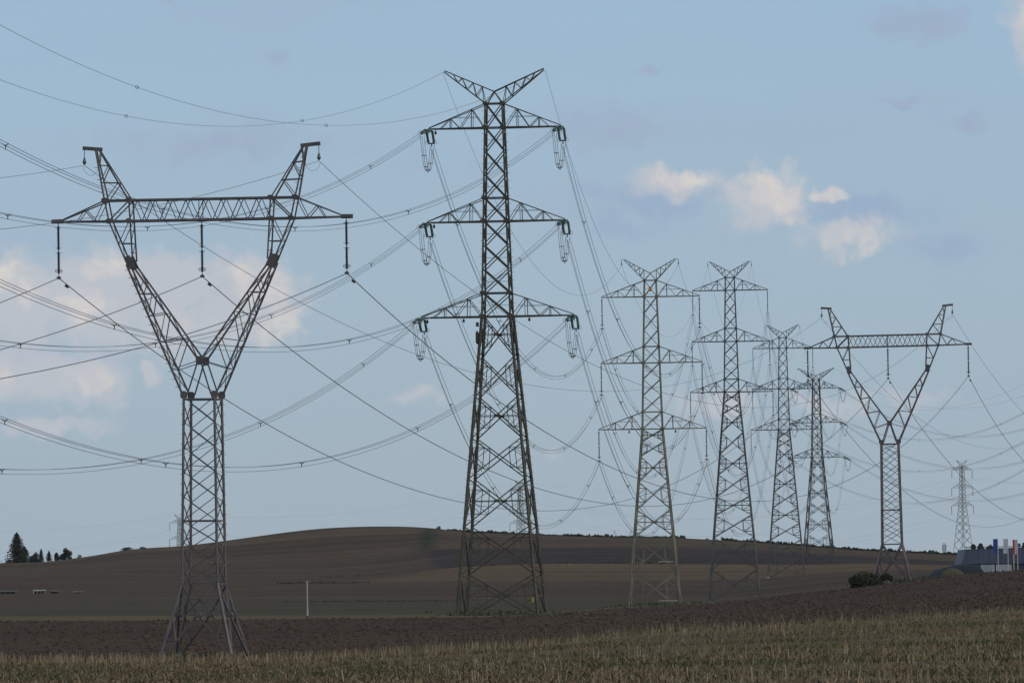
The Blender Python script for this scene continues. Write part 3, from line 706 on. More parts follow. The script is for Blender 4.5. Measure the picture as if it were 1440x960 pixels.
def single(label, A, B, sag, r, name='earth_wire', n=44, material=None, group=None, rings=()):
    A, B = Vector(A), Vector(B); b = MB(); b.path([p-A for p in sagpts(A, B, sag, n)], r); o = b.build(name, material or WIRE); o.location = A
    tag(o, label, 'power line', group)
    for s in rings:
        p = (B-A)*s-Vector((0, 0, 4*sag*s*(1-s))); rb = MB(); rb.ring(p, (.1, 1, 0), .13, .022); rb.bar(p-Vector((.13, 0, 0)), p+Vector((.13, 0, 0)), .03); rb.build('ring_damper', HARD, o)
    return o
RB, RE, RY = .022, .017, .031
# strain insulators, jumpers
def strain_set(key, end, tgt, sag, label, L=2.5, droop=0.0):
    """two parallel glass strings from the arm tip towards the wire"""
    e = SECT[key]['ends'][end]; T = Vector(tgt); d = T-e; h = Vector((d.x, d.y, 0)); span = h.length
    tang = (d - Vector((0, 0, 4*sag+droop*span))).normalized(); side = Vector((tang.y, -tang.x, 0)).normalized()
    t = empty('strain_insulator', e); tag(t, label, 'insulator', 'strain insulators of the angle pylons')
    a0 = tang*.45; a1 = tang*(.45+L)
    b = MB(); b.bar((0, 0, 0), a0, .09); b.bar(a0-side*.36, a0+side*.36, .14); b.bar(a1+tang*.12-side*.36, a1+tang*.12+side*.36, .12); b.bar(a1+tang*.1, a1+tang*.8, .1); b.build('yoke', HARD, t)
    for s in (-1, 1):
        b = MB(); b.lathe(a0+side*.3*s, a1+side*.3*s, shed_profile(14, .105, .14, .06), 10); b.build('glass_string', GLASS, t)
        b = MB(); b.ring(a1+side*.36*s-tang*.1, tang, .24, .02); b.build('grading_ring', HARD, t)
    return e+tang*(.45+L+.8), side
def jumper(label, A, B, group):
    A, B = Vector(A), Vector(B); t = empty('jumper_loop', A); tag(t, label, 'jumper', group); d = B-A; side = Vector((d.y, -d.x, 0)).normalized()
    dep = 3.0
    for ox in (-.2, .2, 0):
        b = MB(); pts = []
        for i in range(25):
            s = i/24; z = -dep*(1-abs(2*s-1)**2.2); pts.append(d*s+side*ox*(1 if ox else 0)+Vector((0, 0, z+(-.2 if not ox else 0))))
        b.path(pts, .026); b.build('wire', WIRE, t)
    for s in (.18, .36, .5, .64, .82):
        z = -dep*(1-abs(2*s-1)**2.2); c = d*s+Vector((0, 0, z)); b = MB(); b.bar(c-side*.24, c+side*.24, .07); b.bar(c, c-Vector((0, 0, .2)), .06); b.build('spacer', HARD, t)
LT = {'ER': (-49.8, 453.9, 51.7, 11.2), 'EL': (-56.4, 456.6, 50.4, 10.5), '1R': (-50.3, 453.5, 44.9, 13.8), '1L': (-62.1, 457.1, 41.8, 12.1),
      '2R': (-40.1, 453.4, 27.1, 10.4), '2L': (-60.4, 457.1, 30.5, 11.8), '3R': (-51.0, 453.2, 25.2, 14.5), '3L': (-62.6, 457.3, 20.8, 12.1)}
RT = {'EL': (161.4, 1853.7, 78, 18.8), 'ER': (168.6, 1846.3, 79.9, 19.5), '1R': (170, 1845, 69.5, 19), '1L': (160, 1855, 70.9, 20.1), '2R': (170, 1845, 60.2, 18.2),
      '2L': (159.9, 1855.2, 64.3, 20.3), '3R': (170.6, 1844, 53, 18.2), '3L': (159.4, 1855.7, 57.2, 20.2)}
for n in '123':
    for e in 'LR':
        k = n+e; arm = '%s %s arm' % (WORD[n], WORD[e])
        G = 'three-wire bundles between the lattice pylons'
        x, y, z, s = LT[k]
        a, _ = strain_set('M', k, (x, y, z), s, 'twin glass strings left of the tallest pylon\'s %s tip' % arm)
        bundle('three-wire bundle running off left from the %s of the tallest pylon' % arm, a, (x, y, z), s, RB, 60, group=G, spacer=42)
        e2 = CL[('T2', k)]
        c, _ = strain_set('M', k, e2, 14.5, 'twin glass strings right of the tallest pylon\'s %s tip' % arm, 2.5, .25)
        bundle('three-wire bundle from the %s of the tallest pylon to the orange-signed one' % arm, c, e2, 14.4, RB, 50, group=G)
        jumper('looped jumper wires hanging under the %s tip of the tallest pylon' % arm, a-Vector((0, 0, .1)), c-Vector((0, 0, .1)), 'jumper loops of the angle pylons')
        bundle('three-wire bundle from the %s of the orange-signed pylon to the next one' % arm, e2, CL[('T3', k)], 16.5, RB, 44, group=G, spacer=62)
        bundle('three-wire bundle running right from the %s of the slim grey pylon' % arm, CL[('T3', k)], CL[('T4', k)], 17, RB, 40, group=G, spacer=70)
        x, y, z, s = RT[k]
        c2, _ = strain_set('M2', k, (x, y, z), s, 'twin insulator strings right of the dark distant pylon\'s %s tip' % arm)
        bundle('three-wire bundle running off right from the %s of the dark distant pylon' % arm, c2, (x, y, z), s, .023, 50, group=G, spacer=40)
        a2, _ = strain_set('M2', k, CL[('T4', k)], 13, 'twin insulator strings left of the dark distant pylon\'s %s tip' % arm)
        bundle('three-wire bundle running into the dark distant pylon\'s %s from its left' % arm, CL[('T4', k)], a2, 15.5, RB, 36, group=G, spacer=64)
        jumper('looped jumper wires hanging under the %s tip of the dark distant pylon' % arm, a2, c2, 'jumper loops of the angle pylons')
GE = 'earth wires'
def px_of(p):
    v = np.array(p)-np.array([0, 0, EYE]); return 720+F*float(v @ cr)/float(v @ cf)
for e, s0, rr in (('EL', 12, (180, 426)), ('ER', 12, (195, 461))):
    w = WORD[e[1]]; x, y, z, s = LT[e]; M_ = SECT['M']['ends'][e]
    single('thin single wire running off left from the %s horn of the tallest pylon' % w, M_, (x, y, z), s, RE, group=GE, rings=[min((i/200 for i in range(201)), key=lambda t: abs(px_of(M_+(Vector((x, y, z))-M_)*t-Vector((0, 0, 4*s*t*(1-t))))-q)) for q in rr])
    single('thin wire from the %s horn of the tallest pylon to the next one' % w, M_, CL[('T2', e)], s0, RE, group=GE)
    single('thin wire from the %s horn of the orange-signed pylon to the next one' % w, CL[('T2', e)], CL[('T3', e)], 12, RE, group=GE)
    single('thin wire running right from the %s horn of the slim grey pylon' % w, CL[('T3', e)], CL[('T4', e)], 13, RE, group=GE)
    single('thin wire into the dark distant pylon\'s %s horn from its left' % w, CL[('T4', e)], SECT['M2']['ends'][e], 10, RE, group=GE)
    x, y, z, s = RT[e]
    single('thin single wire running off right from the %s horn of the dark distant pylon' % w, SECT['M2']['ends'][e], (x, y, z), s, .018, group=GE)
Y0 = {'YL': (-100.2, 101.8, 20.9, 13.6), 'YR': (-79.8, 98.3, 20.8, 12.2), 'YC': (-90, 100, 19.6, 12.5), 'PL': (-98, 101.4, 36.6, 10.8), 'PR': (-81.9, 98.6, 28.7, 11.8)}
Y3 = {'YL': (99.8, 1311.8, 20.8, 11.5), 'YR': (120.2, 1308.3, 51, 20.8), 'YC': (110, 1310, 21.5, 11.7), 'PL': (101.9, 1311.4, 34.8, 10.4), 'PR': (118, 1308.6, 32.5, 10.7)}
S12 = {'YL': 16.6, 'YC': 16.25, 'YR': 16, 'PL': 12.5, 'PR': 14.5}
for e in ('YL', 'YC', 'YR', 'PL', 'PR'):
    w = WORD[e[1]]; earth = e[0] == 'P'; nm = 'earth_wire' if earth else 'conductor'; what = 'thin wire' if earth else 'thick single wire'; where = 'horn' if earth else 'insulator'; r = RE*1.1 if earth else RY
    g = GE if earth else 'single wires of the Y-shaped pylons'
    *p, s = Y0[e]; single('%s running off left from the %s %s of the left Y pylon' % (what, w, where), CL[('Y1', e)], p, s, r, nm, group=g)
    single('%s strung between the %s %ss of the two Y pylons' % (what, w, where), CL[('Y1', e)], CL[('Y2', e)], S12[e], r, nm, 60, group=g)
    *p, s = Y3[e]; single('%s running off right from the %s %s of the right Y pylon' % (what, w, where), CL[('Y2', e)], p, s, r, nm, group=g)
    if not earth:
        for key, A_, B_, s_ in (('Y1', CL[('Y1', e)], CL[('Y2', e)], S12[e]),):
            pass
for key in ('Y1', 'Y2'):
    for e in ('YL', 'YC', 'YR'):
        a = CL[(key, e)]; b_ = CL[('Y2', e)] if key == 'Y1' else Vector(Y3[e][:3]); s = S12[e] if key == 'Y1' else Y3[e][3]
        t = 2.4/(b_-a).length; p = a+(b_-a)*t-Vector((0, 0, 4*s*t*(1-t))); b = MB()
        b.lathe(p+Vector((-.05, -.28, -.1)), p+Vector((.05, .28, -.16)), [(0, .1), (.2, .1), (.3, .03), (.7, .03), (.8, .1), (1, .1)], 8); b.bar(p, p-Vector((0, 0, .15)), .08)
        o = b.build('vibration_damper', HARD); tag(o, 'small dark wire damper beside the %s insulator of the %s' % (WORD[e[1]], SECT[key]['title']), 'damper', 'vibration dampers')

# ------------------------------------------------------------------ far pylons of the line crossing behind the hill
def far_tower(key, title, label, px, py_a1, d, rot, group):
    """py_a1: photo height of the top arm's bottom chord"""
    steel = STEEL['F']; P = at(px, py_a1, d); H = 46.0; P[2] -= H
    root = empty('lattice_pylon', P, -math.radians(rot)); tag(root, label, 'pylon', group)
    a3b = H-19.6; ends = {}
    hw = lambda h: 3.9+(1.5-3.9)*h/a3b if h < a3b else 1.5+(.9-1.5)*(h-a3b)/(H-a3b)
    cor = lambda sx, sy, h: Vector((sx*hw(h), sy*hw(h), h))
    CORN = ((-1, -1), (1, -1), (1, 1), (-1, 1)); hs = [-2, 5, 10, 14.5, 18.5, 22, 24.5, a3b, 29, 31.5, 34, 36.2, 38.5, 41, 43.5, H, H+2.3]
    for sx, sy in CORN:
        b = MB(); b.bar(cor(sx, sy, -2), cor(sx, sy, a3b), .24); b.bar(cor(sx, sy, a3b), cor(sx, sy, H+2.4), .2); b.build('leg', steel, root)
    b = MB()
    for i in range(4):
        p, q = CORN[i], CORN[(i+1) % 4]
        for h0, h1 in zip(hs[:-1], hs[1:]): b.bar(cor(*p, h0), cor(*q, h1), .13); b.bar(cor(*q, h0), cor(*p, h1), .13)
    b.build('lattice_bracing', steel, root)['kind'] = 'stuff'
    for n, h in enumerate((H, H-9.8, H-19.6)):
        for sx in (-1, 1):
            tip = Vector((sx*(7.2+.3*n), 0, h)); b = MB()
            for sy in (-1, 1):
                b.bar(cor(sx, sy, h), tip, .17); b.bar(cor(sx, sy, h+2.4), tip, .15); b.bar(lerp(cor(sx, sy, h+2.4), tip, .3), lerp(cor(sx, sy, h), tip, .5), .1); b.bar(cor(sx, sy, h), lerp(cor(sx, sy, h+2.4), tip, .3), .1)
            b.build('cross_arm', steel, root); ends['%d%s' % (n+1, 'L' if sx < 0 else 'R')] = tip
    for sx in (-1, 1):
        tip = Vector((sx*3.7, 0, H+5.3)); b = MB()
        for sy in (-1, 1): b.bar(cor(sx, sy, H+2.3), tip, .17); b.bar(Vector((0, 0, H+3.4)), tip, .15); b.bar(cor(sx, sy, H+2.3), Vector((0, 0, H+3.4)), .12)
        b.build('earth_wire_horn', steel, root); ends['E%s' % ('L' if sx < 0 else 'R')] = tip
    R = Matrix.Translation(P) @ Matrix.Rotation(-math.radians(rot), 4, 'Z')
    SECT[key] = dict(root=root, ends={k: R @ v for k, v in ends.items()}, title=title, R=R)
    for n in '123':
        for e in 'LR':
            o = R @ ends[n+e]; b = MB(); b.lathe((0, 0, -.2), (0, 0, -4.5), shed_profile(6, .13, .17, .12), 6); ob = b.build('insulator_string', GREYI); ob.location = o
            tag(ob, 'tiny insulator at the %s %s arm of the %s' % (WORD[n], WORD[e], title), 'insulator', 'insulators of the far pylons'); CL[(key, n+e)] = o-Vector((0, 0, 4.6))
GF = 'far pale pylons behind the hill'
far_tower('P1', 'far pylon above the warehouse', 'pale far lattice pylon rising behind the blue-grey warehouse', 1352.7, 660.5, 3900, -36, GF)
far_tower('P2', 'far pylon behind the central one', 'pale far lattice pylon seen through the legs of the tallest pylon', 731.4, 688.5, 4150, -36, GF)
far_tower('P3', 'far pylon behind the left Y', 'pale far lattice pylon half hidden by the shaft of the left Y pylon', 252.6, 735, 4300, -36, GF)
FR = [('P1', None, (640, 3560), 'leaving right from', 12), ('P1', 'P2', None, 'between the', 17), ('P2', 'P3', None, 'between the', 12), ('P3', None, (-440, 4500), 'leaving left from', 11)]
for a, b_, off, ph, s in FR:
    for k in ('1L', '1R', '2L', '2R', '3L', '3R', 'EL', 'ER'):
        A = CL.get((a, k)) or SECT[a]['ends'][k]
        if b_: B = CL.get((b_, k)) or SECT[b_]['ends'][k]; lab = 'faint far wire at %s %s %s height, %s' % (WORD.get(k[0], ''), WORD[k[1]], 'arm' if k[0] != 'E' else 'horn', 'right of the central pylon' if a == 'P1' else 'left of the central pylon')
        else:
            base = SECT[a]['root'].location; B = A+Vector((off[0]-base.x, off[1]-base.y, 0)); lab = 'faint wire %s %s %s %s of the %s' % (ph, WORD.get(k[0], ''), WORD[k[1]], 'arm' if k[0] != 'E' else 'horn', SECT[a]['title'])
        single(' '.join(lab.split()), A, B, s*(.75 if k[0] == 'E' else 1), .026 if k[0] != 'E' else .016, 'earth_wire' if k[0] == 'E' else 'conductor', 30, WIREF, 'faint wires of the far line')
# two horns and the beam of a Y pylon far behind the hill
P = at(876, 764, 6500); root = empty('y_pylon', P); tag(root, 'faint Y pylon top peeping over the hill left of the orange-signed pylon', 'pylon', 'Y-shaped single circuit pylons')
for sx in (-1, 1):
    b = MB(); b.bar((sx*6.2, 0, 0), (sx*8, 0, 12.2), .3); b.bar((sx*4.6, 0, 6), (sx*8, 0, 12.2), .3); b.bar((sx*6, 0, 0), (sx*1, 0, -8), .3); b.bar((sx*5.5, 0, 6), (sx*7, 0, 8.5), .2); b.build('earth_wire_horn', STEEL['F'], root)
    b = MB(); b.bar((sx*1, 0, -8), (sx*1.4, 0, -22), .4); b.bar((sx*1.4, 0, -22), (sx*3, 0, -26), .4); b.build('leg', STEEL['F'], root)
b = MB(); b.bar((-11, 0, 5), (11, 0, 5), .3); b.bar((-7, 0, 7), (7, 0, 7), .25)
for i in range(8): b.bar((-7+i*1.75, 0, 5 if i % 2 else 7), (-5.25+i*1.75, 0, 7 if i % 2 else 5), .15)
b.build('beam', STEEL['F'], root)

def vnoise(x, y, s, seed):
    r = np.random.default_rng(seed); g = r.random((64, 64)); fx, fy = x*s, y*s; i, j = np.floor(fx).astype(int), np.floor(fy).astype(int); u, v = fx-i, fy-j; u = u*u*(3-2*u); v = v*v*(3-2*v)
    G = lambda a, b: g[a % 64, b % 64]
    return (G(i, j)*(1-u)+G(i+1, j)*u)*(1-v)+(G(i, j+1)*(1-u)+G(i+1, j+1)*u)*v
# ------------------------------------------------------------------ trees, bushes, hedge
def foliage_mat(name, c1, c2):
    M_ = mat(name, c1, .9, 0, .3, .6, c2, .1, 'Position'); return M_
LEAF = {'fir': foliage_mat('dark_conifer_needles', (.030, .042, .038), (.055, .068, .05)), 'tree': foliage_mat('dark_leaves', (.035, .048, .036), (.06, .072, .045)),
        'bush': foliage_mat('olive_bush_leaves', (.028, .036, .022), (.05, .056, .032)), 'pale': foliage_mat('grey_green_leaves', (.075, .085, .058), (.10, .105, .07)),
        'red': foliage_mat('reddish_bush_leaves', (.10, .062, .045), (.06, .06, .04))}
BARK = mat('bark', (.09, .07, .055), .95, 0, .3, 3)
def leaf_mesh(pts, size, rng):
    n = len(pts); a = rng.normal(size=(n, 3)); a /= np.linalg.norm(a, axis=1)[:, None]; b = rng.normal(size=(n, 3)); b -= a*(a*b).sum(1)[:, None]; b /= np.linalg.norm(b, axis=1)[:, None]
    s = (size*(.5+rng.random(n)))[:, None]; P = np.asarray(pts)
    V = np.stack([P-a*s*.5, P+b*s*.32, P+a*s*.5, P-b*s*.32], 1).reshape(-1, 3); q = np.arange(4*n).reshape(n, 4)
    me = bpy.data.meshes.new('crown'); me.from_pydata(V.tolist(), [], q.tolist()); me.update(); return me
def tree(name, label, px, py, d, h, w, kind, leaf, n, cat='tree', group=None, clumps=9, trunk=True, squash=1.0, base=None):
    p = at(px, py, d) if base is None else Vector(base); rng = np.random.default_rng(int(px*13+py*7)); t = empty(name, p); tag(t, label, cat, group)
    pts = []
    if leaf == 'fir':
        zz = rng.random(n)**.75; lay = np.floor(zz*15)/15
        zz = 1-(1-zz)*1.0; rad = w/2*(1-zz)**.68*(.55+.45*np.cos((zz*15 % 1)*3.1))*(.6+.7*rng.random(n)); an = rng.random(n)*6.283
        rr = rad*np.sqrt(rng.random(n))*(1+.28*np.sin(an*5+lay*40)); pts = np.stack([rr*np.cos(an), rr*np.sin(an), zz*h - .12*rr], 1); pts[:, 2] = np.maximum(pts[:, 2], .05)
    else:
        for c in range(clumps):
            an, rr = rng.random()*6.283, math.sqrt(rng.random())*.62; hz = (.04+.76*rng.random()*(1-.5*rr)) if trunk else (.05+.6*rng.random()*(1-rr*.6))
            cc = np.array([math.cos(an)*rr*w/2, math.sin(an)*rr*w/2, hz*h]); R_ = w*(.19+.13*rng.random())
            g = rng.normal(size=(n//clumps, 3)); g /= np.linalg.norm(g, axis=1)[:, None]; g *= (rng.random(len(g))**.45)[:, None]
            pts.append(cc+g*np.array([R_, R_, R_*h/w*.95]))
        pts = np.concatenate(pts); pts[:, 2] = np.clip(pts[:, 2], .02, None)
    size = {'fir': .55, 'tree': .5}.get(leaf, .4)*(h/8)**.5
    cr_ = link('crown', leaf_mesh(pts, size, rng), t, LEAF[kind])
    if trunk:
        b = MB(); b.lathe((0, 0, -1), (0, 0, h*.8), [(0, h*.035), (.3, h*.025), (1, h*.006)], 7); tr = b.build('trunk', BARK, t)
        b = MB()
        for i in range(6):
            an = i*1.05; z0 = h*(.25+.08*i); b.bar((0, 0, z0), (math.cos(an)*w*.28, math.sin(an)*w*.28, z0+h*.14), h*.012)
        b.build('limb', BARK, t)
    else:
        b = MB()
        for i in range(6):
            an = i*1.05; b.bar((0, 0, -.3), (math.cos(an)*w*.25, math.sin(an)*w*.25, h*.6), .06)
        b.build('stem', BARK, t)
    return t
GT = 'trees at the left end of the ridge'
tree('fir_tree', 'tall dark conifer standing at the far left of the ridge', 24, 792, 2390, 10.2, 8.4, 'fir', 'fir', 8000, group=GT)
tree('fir_tree', 'ragged lower conifer leaning against the tall dark conifer', 34, 792, 2395, 5.8, 6.4, 'fir', 'fir', 3600, group=GT)
tree('bush', 'dark low bush at the left foot of the tall conifer', 10, 792, 2392, 2.6, 4.0, 'fir', 'bush', 700, 'bush', GT, 6, False)
tree('tree', 'dark rounded tree just right of the tall conifer', 49, 791, 2390, 3.9, 4.6, 'fir', 'tree', 2400, group=GT)
tree('fir_tree', 'small slender conifer between two dark rounded trees', 58, 790, 2390, 4.3, 2.6, 'fir', 'fir', 1600, group=GT)
tree('fir_tree', 'short bushy conifer left of the largest round tree', 69, 788.5, 2390, 3.3, 3.0, 'fir', 'fir', 1600, group=GT)
tree('tree', 'small dark round tree touching the largest round tree', 80, 788, 2390, 3.2, 2.4, 'fir', 'tree', 1500, group=GT)
tree('tree', 'largest dark round tree in the group left on the ridge', 92.5, 787.5, 2390, 4.6, 4.4, 'fir', 'tree', 3000, group=GT)
tree('bush', 'lone small dark bush right of the ridge tree group', 112, 785, 2390, 1.9, 2.0, 'fir', 'bush', 420, 'bush', 'bushes on the ridge', 5, False)
tree('bush', 'wide low bush on the rising ridge at the left', 178, 774, 2390, 1.9, 5.0, 'tree', 'bush', 1400, 'bush', 'bushes on the ridge', 8, False)
tree('bush', 'smaller low bush next to the wide bush on the rising ridge', 201, 771.5, 2390, 1.2, 2.4, 'tree', 'bush', 800, 'bush', 'bushes on the ridge', 5, False)
tree('bush', 'rounded reddish bush on the hill top left of the tallest pylon', 616, 745.5, 2390, 2.0, 2.3, 'red', 'bush', 1000, 'bush', 'bushes on the ridge', 6, False)
tree('bush', 'larger of two round bushes on the ridge left of the slim pylon', 994, 760.5, 2390, 1.5, 1.7, 'tree', 'bush', 450, 'bush', 'bushes on the ridge', 6, False)
tree('bush', 'smaller of two round bushes on the ridge beside the slim pylon', 1012.5, 761.5, 2390, 1.1, 1.6, 'tree', 'bush', 350, 'bush', 'bushes on the ridge', 6, False)
tree('bush', 'pale loose bush on the ridge between the legs of the grey pylon', 1105, 768.5, 2400, 2.0, 3.6, 'pale', 'bush', 420, 'bush', 'bushes on the ridge', 8, False)
tree('bush', 'long low bush on the ridge left of the dark distant pylon foot', 1148, 771, 2400, 1.2, 5.5, 'pale', 'bush', 500, 'bush', 'bushes on the ridge', 10, False)
tree('bush', 'rounded bush on the ridge behind the dark distant pylon foot', 1169, 772.5, 2400, 1.3, 2.2, 'tree', 'bush', 360, 'bush', 'bushes on the ridge', 6, False)
tree('bush', 'low bush on the ridge just right of the dark distant pylon', 1179, 773.5, 2400, 1.1, 2.2, 'tree', 'bush', 300, 'bush', 'bushes on the ridge', 6, False)
tree('bush', 'pale round bush beside the far telecom mast', 1334, 781.5, 2410, 1.3, 2.6, 'pale', 'bush', 320, 'bush', 'bushes on the ridge', 6, False)
x_, d_ = (1218-720)/F*903, 903
tree('bush', 'large dark green bush at the foot of the right Y pylon', 1206, 826, 903, 3.0, 4.6, 'bush', 'bush', 7500, 'bush', 'bushes by the right Y pylon', 12, False, base=((1211-720)/F*903, 903, gz((1211-720)/F*903, 903)-.25))
tree('bush', 'smaller bush between the legs of the right Y pylon', 1231, 824, 914, 2.2, 3.6, 'bush', 'bush', 4000, 'bush', 'bushes by the right Y pylon', 9, False, base=((1235-720)/F*914, 914, gz((1235-720)/F*914, 914)-.2))
# hedge along the crest and the two hedgerow lines on the slope
def hedge(name, label, px0, px1, d, h, n, kind, yfn=None, seed=1):
    rng = np.random.default_rng(seed); px = px0+(px1-px0)*rng.random(n); dd = d+rng.normal(size=n)*.8 if not callable(d) else d(px)+rng.normal(size=n)*.8
    x = (px-720)/F*dd; z = ground(x, dd); hh = h*(.45+.75*vnoise(px, px*0, .11, seed)*vnoise(px, px*0+5, .6, seed+1)*1.6); pts = np.stack([x, dd, z-.15+np.clip(hh, .3*h, None)*rng.random(n)], 1)
    o = link(name, leaf_mesh(pts, .42, rng), None, LEAF[kind]); return tag(o, label, 'hedge')
crest = lambda px: np.interp(px, XK, SD[10])
hedge('hedge', 'dark uneven hedge along the hill crest behind the tallest pylon', 625, 960, crest, .95, 14000, 'tree', seed=3)
hedge('hedge', 'dark hedge along the descending crest towards the warehouse', 1010, 1352, crest, 1.1, 16000, 'tree', seed=4)
hedge('hedge', 'short hedge line low on the slope left of the tallest pylon', 385, 515, lambda px: np.interp(px, XK, SD[7]), .45, 700, 'bush', seed=5)
hedge('hedge', 'thin dark hedge line across the hillside right of the tallest pylon', 640, 1060, lambda px: np.interp(px, XK, SD[8]), .4, 2600, 'tree', seed=6)
hedge('hedge', 'thin dark verge curving up the slope towards the hilltop gully', 440, 640, lambda px: np.interp(px, XK, SD[8]), .3, 900, 'tree', seed=7)
hedge('hedge', 'thin dark verge low on the slope behind the white post', 395, 648, lambda px: np.interp(px, XK, SD[6]), .25, 900, 'tree', seed=8)

# ------------------------------------------------------------------ warehouse, flags, small things
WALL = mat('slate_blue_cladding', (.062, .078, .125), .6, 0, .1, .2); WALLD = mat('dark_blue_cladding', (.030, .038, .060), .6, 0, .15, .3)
PANE = mat('pale_translucent_panel', (.30, .33, .37), .4, 0, .15, .3); 
FB = mat('blue_flag_cloth', (.035, .055, .26), .8, 0, .15, 1); FW = mat('pale_grey_flag_cloth', (.42, .44, .52), .8, 0, .15, 1); FR_ = mat('red_flag_cloth', (.36, .06, .06), .8, 0, .15, 1)
DW = 1500; w0 = at(1353, 803, DW); sx_ = DW/F
root = empty('warehouse', w0); tag(root, 'low slate-blue warehouse at the right edge behind the ploughed rise', 'building')
Wd = 34; top = 31*sx_; mid = 10.3*sx_
b = MB(); v = [(-.1, 0, mid), (Wd, 0, mid), (Wd, 0, top+.6), (.75, 0, top), (-.1, 25, mid), (Wd, 25, mid), (Wd, 25, top+.6), (.75, 25, top)]
b.v += v; b.f += [(0, 1, 2, 3), (5, 4, 7, 6), (4, 0, 3, 7), (1, 5, 6, 2), (3, 2, 6, 7), (4, 5, 1, 0)]; b.build('upper_wall', WALL, root)
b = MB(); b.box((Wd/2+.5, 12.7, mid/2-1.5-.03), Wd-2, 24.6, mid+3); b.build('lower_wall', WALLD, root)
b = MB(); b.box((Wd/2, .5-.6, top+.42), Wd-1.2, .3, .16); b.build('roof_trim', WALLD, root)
for i in range(14):
    b = MB(); b.box((1.2+i*2.35, -.02, (mid+top)/2), .05, .06, top-mid-.1); b.build('cladding_joint', WALL, root)
for x0, x1 in ((3.9, 6.9), (7.1, 10.5)):
    k = int((x1-x0)/.62)
    for i in range(k):
        b = MB(); b.box((x0+(i+.5)*(x1-x0)/k, -.02, mid/2-1.5), (x1-x0)/k-.05, .12, mid+2.6); b.build('wall_panel', PANE, root)
# screen bank left of the building
b = MB(); n = 26; PTS = []
TARP = mat('dark_blue_green_sheeting', (.011, .017, .025), .9, 0, .2, .5); EARTH = mat('grassy_earth', (.05, .052, .03), 1, 0, .3, .6, (.062, .05, .034))
def bank(name, label, px0, px1, ytop, ybot, d, depth, material, cat):
    b = MB(); n = 24
    p0 = at((px0+px1)/2, ybot, d); rows = []
    for i in range(n+1):
        px = px0+(px1-px0)*i/n; t = i/n; zt = (at(px, ytop(t), d)[2]-p0[2])*min(1, 9*t, 9*(1-t)+.35); x = (px-720)/F*d-p0[0]; prof = []
        for y, f in ((-depth, -.5), (-depth*.6, .45), (-depth*.25, .9), (0, 1), (depth*.5, .8), (depth, -.4)):
            prof.append((x, y+.3*math.sin(i*1.7+y), (f*max(zt, .05) if f > 0 else f*2)+.06*math.sin(i*2.3+y*3)))
        rows.append(prof)
    for r_ in rows: b.v += r_
    m_ = 6
    for i in range(n):
        for j in range(m_-1): b.f.append((i*m_+j, (i+1)*m_+j, (i+1)*m_+j+1, i*m_+j+1))
    o = b.build(name, material); o.location = p0
    for pl in o.data.polygons: pl.use_smooth = True
    return tag(o, label, cat)
bank('covered_bank', 'long dark blue sheeted bank in front of the warehouse end', 1300, 1378, lambda t: 803-10*math.sin(min(1, t*1.35)*1.57)+(0 if t < .7 else (t-.7)*3), 809, 1460, 5, TARP, 'bank')
bank('earth_mound', 'small grassy earth mound before the dark blue bank', 1316, 1352, lambda t: 808-9.5*math.sin(t*3.14)**.8, 811, 1410, 4, EARTH, 'mound')
GFl = 'vertical flags beside the warehouse'
def flag(label, px, cloths, top_y=757, d=1440):
    base = at(px+.9, 806, d); H = (806-top_y)*d/F; t = empty('flag', base); tag(t, label, 'flag', GFl)
    b = MB(); b.lathe((0, 0, -1.2), (0, 0, H), [(0, .10), (.6, .085), (1, .05)], 8); b.build('flagpole', WHITE, t)
    x0 = -.08
    tw = sum(c[1] for c in cloths); x = -tw
    for m_, w in cloths:
        b = MB(); nx, nz = 5, 10; L = 20.3*d/F
        for j in range(nz+1):
            for i in range(nx+1):
                b.v.append((x+w*i/nx-.06, .05*math.sin(j*.9+(x+w*i/nx)*5)+.03*math.sin(i*1.3), H-.05-L*j/nz))
        for j in range(nz):
            for i in range(nx): a = j*(nx+1)+i; b.f.append((a, a+1, a+nx+2, a+nx+1))
        k = len(b.v); b.v += [(p[0], p[1]+.012, p[2]) for p in b.v[:k]]; b.f += [tuple(q+k for q in reversed(f_)) for f_ in b.f[:nx*nz]]
        b.build('cloth', m_, t); x += w
flag('blue vertical flag on a white pole in front of the warehouse', 1403, [(FB, .90)])
flag('pale grey vertical flag between the blue and the red flags', 1417, [(FW, .86)])
flag('red and white vertical flag nearest the right edge', 1430.5, [(FR_, .45), (FW, .45)], 758)
p = at(1426, 806, 1438); b = MB(); b.bar((0, 0, -1), (0, 0, 26*.144), .22, .22); b.bar((-.16, 0, 26*.144), (.16, 0, 26*.144), .1); o = b.build('post', mat('pale_wood_post', (.42, .33, .20), .8, 0, .3, 3)); o.location = p; tag(o, 'short pale tan post under the red and white flag', 'post')
for i, (px, h, w) in enumerate(((1369.5, 15, 9), (1380, 17, 12), (1391, 16, 12), (1441, 17, 9))):
    lab = ['narrow dark tree behind the left end of the warehouse roof', 'round dark tree in the middle behind the warehouse roof', 'round dark tree behind the roof beside the blue flag', 'dark tree behind the warehouse at the right edge'][i]
    tree('tree', lab, px, 782, 1640, (h+6)*.164, w*.164*1.05, 'fir', 'tree', 3200, group='trees behind the warehouse', clumps=9)
p = at(1433, 772, 1545); b = MB(); b.bar((0, 0, -1), (0, 0, .5), .14); b.box((0, 0, .9), .7, .25, .8); o = b.build('roof_vent', WALL); o.location = p; tag(o, 'small vent standing on the warehouse roof right of the flags', 'vent')
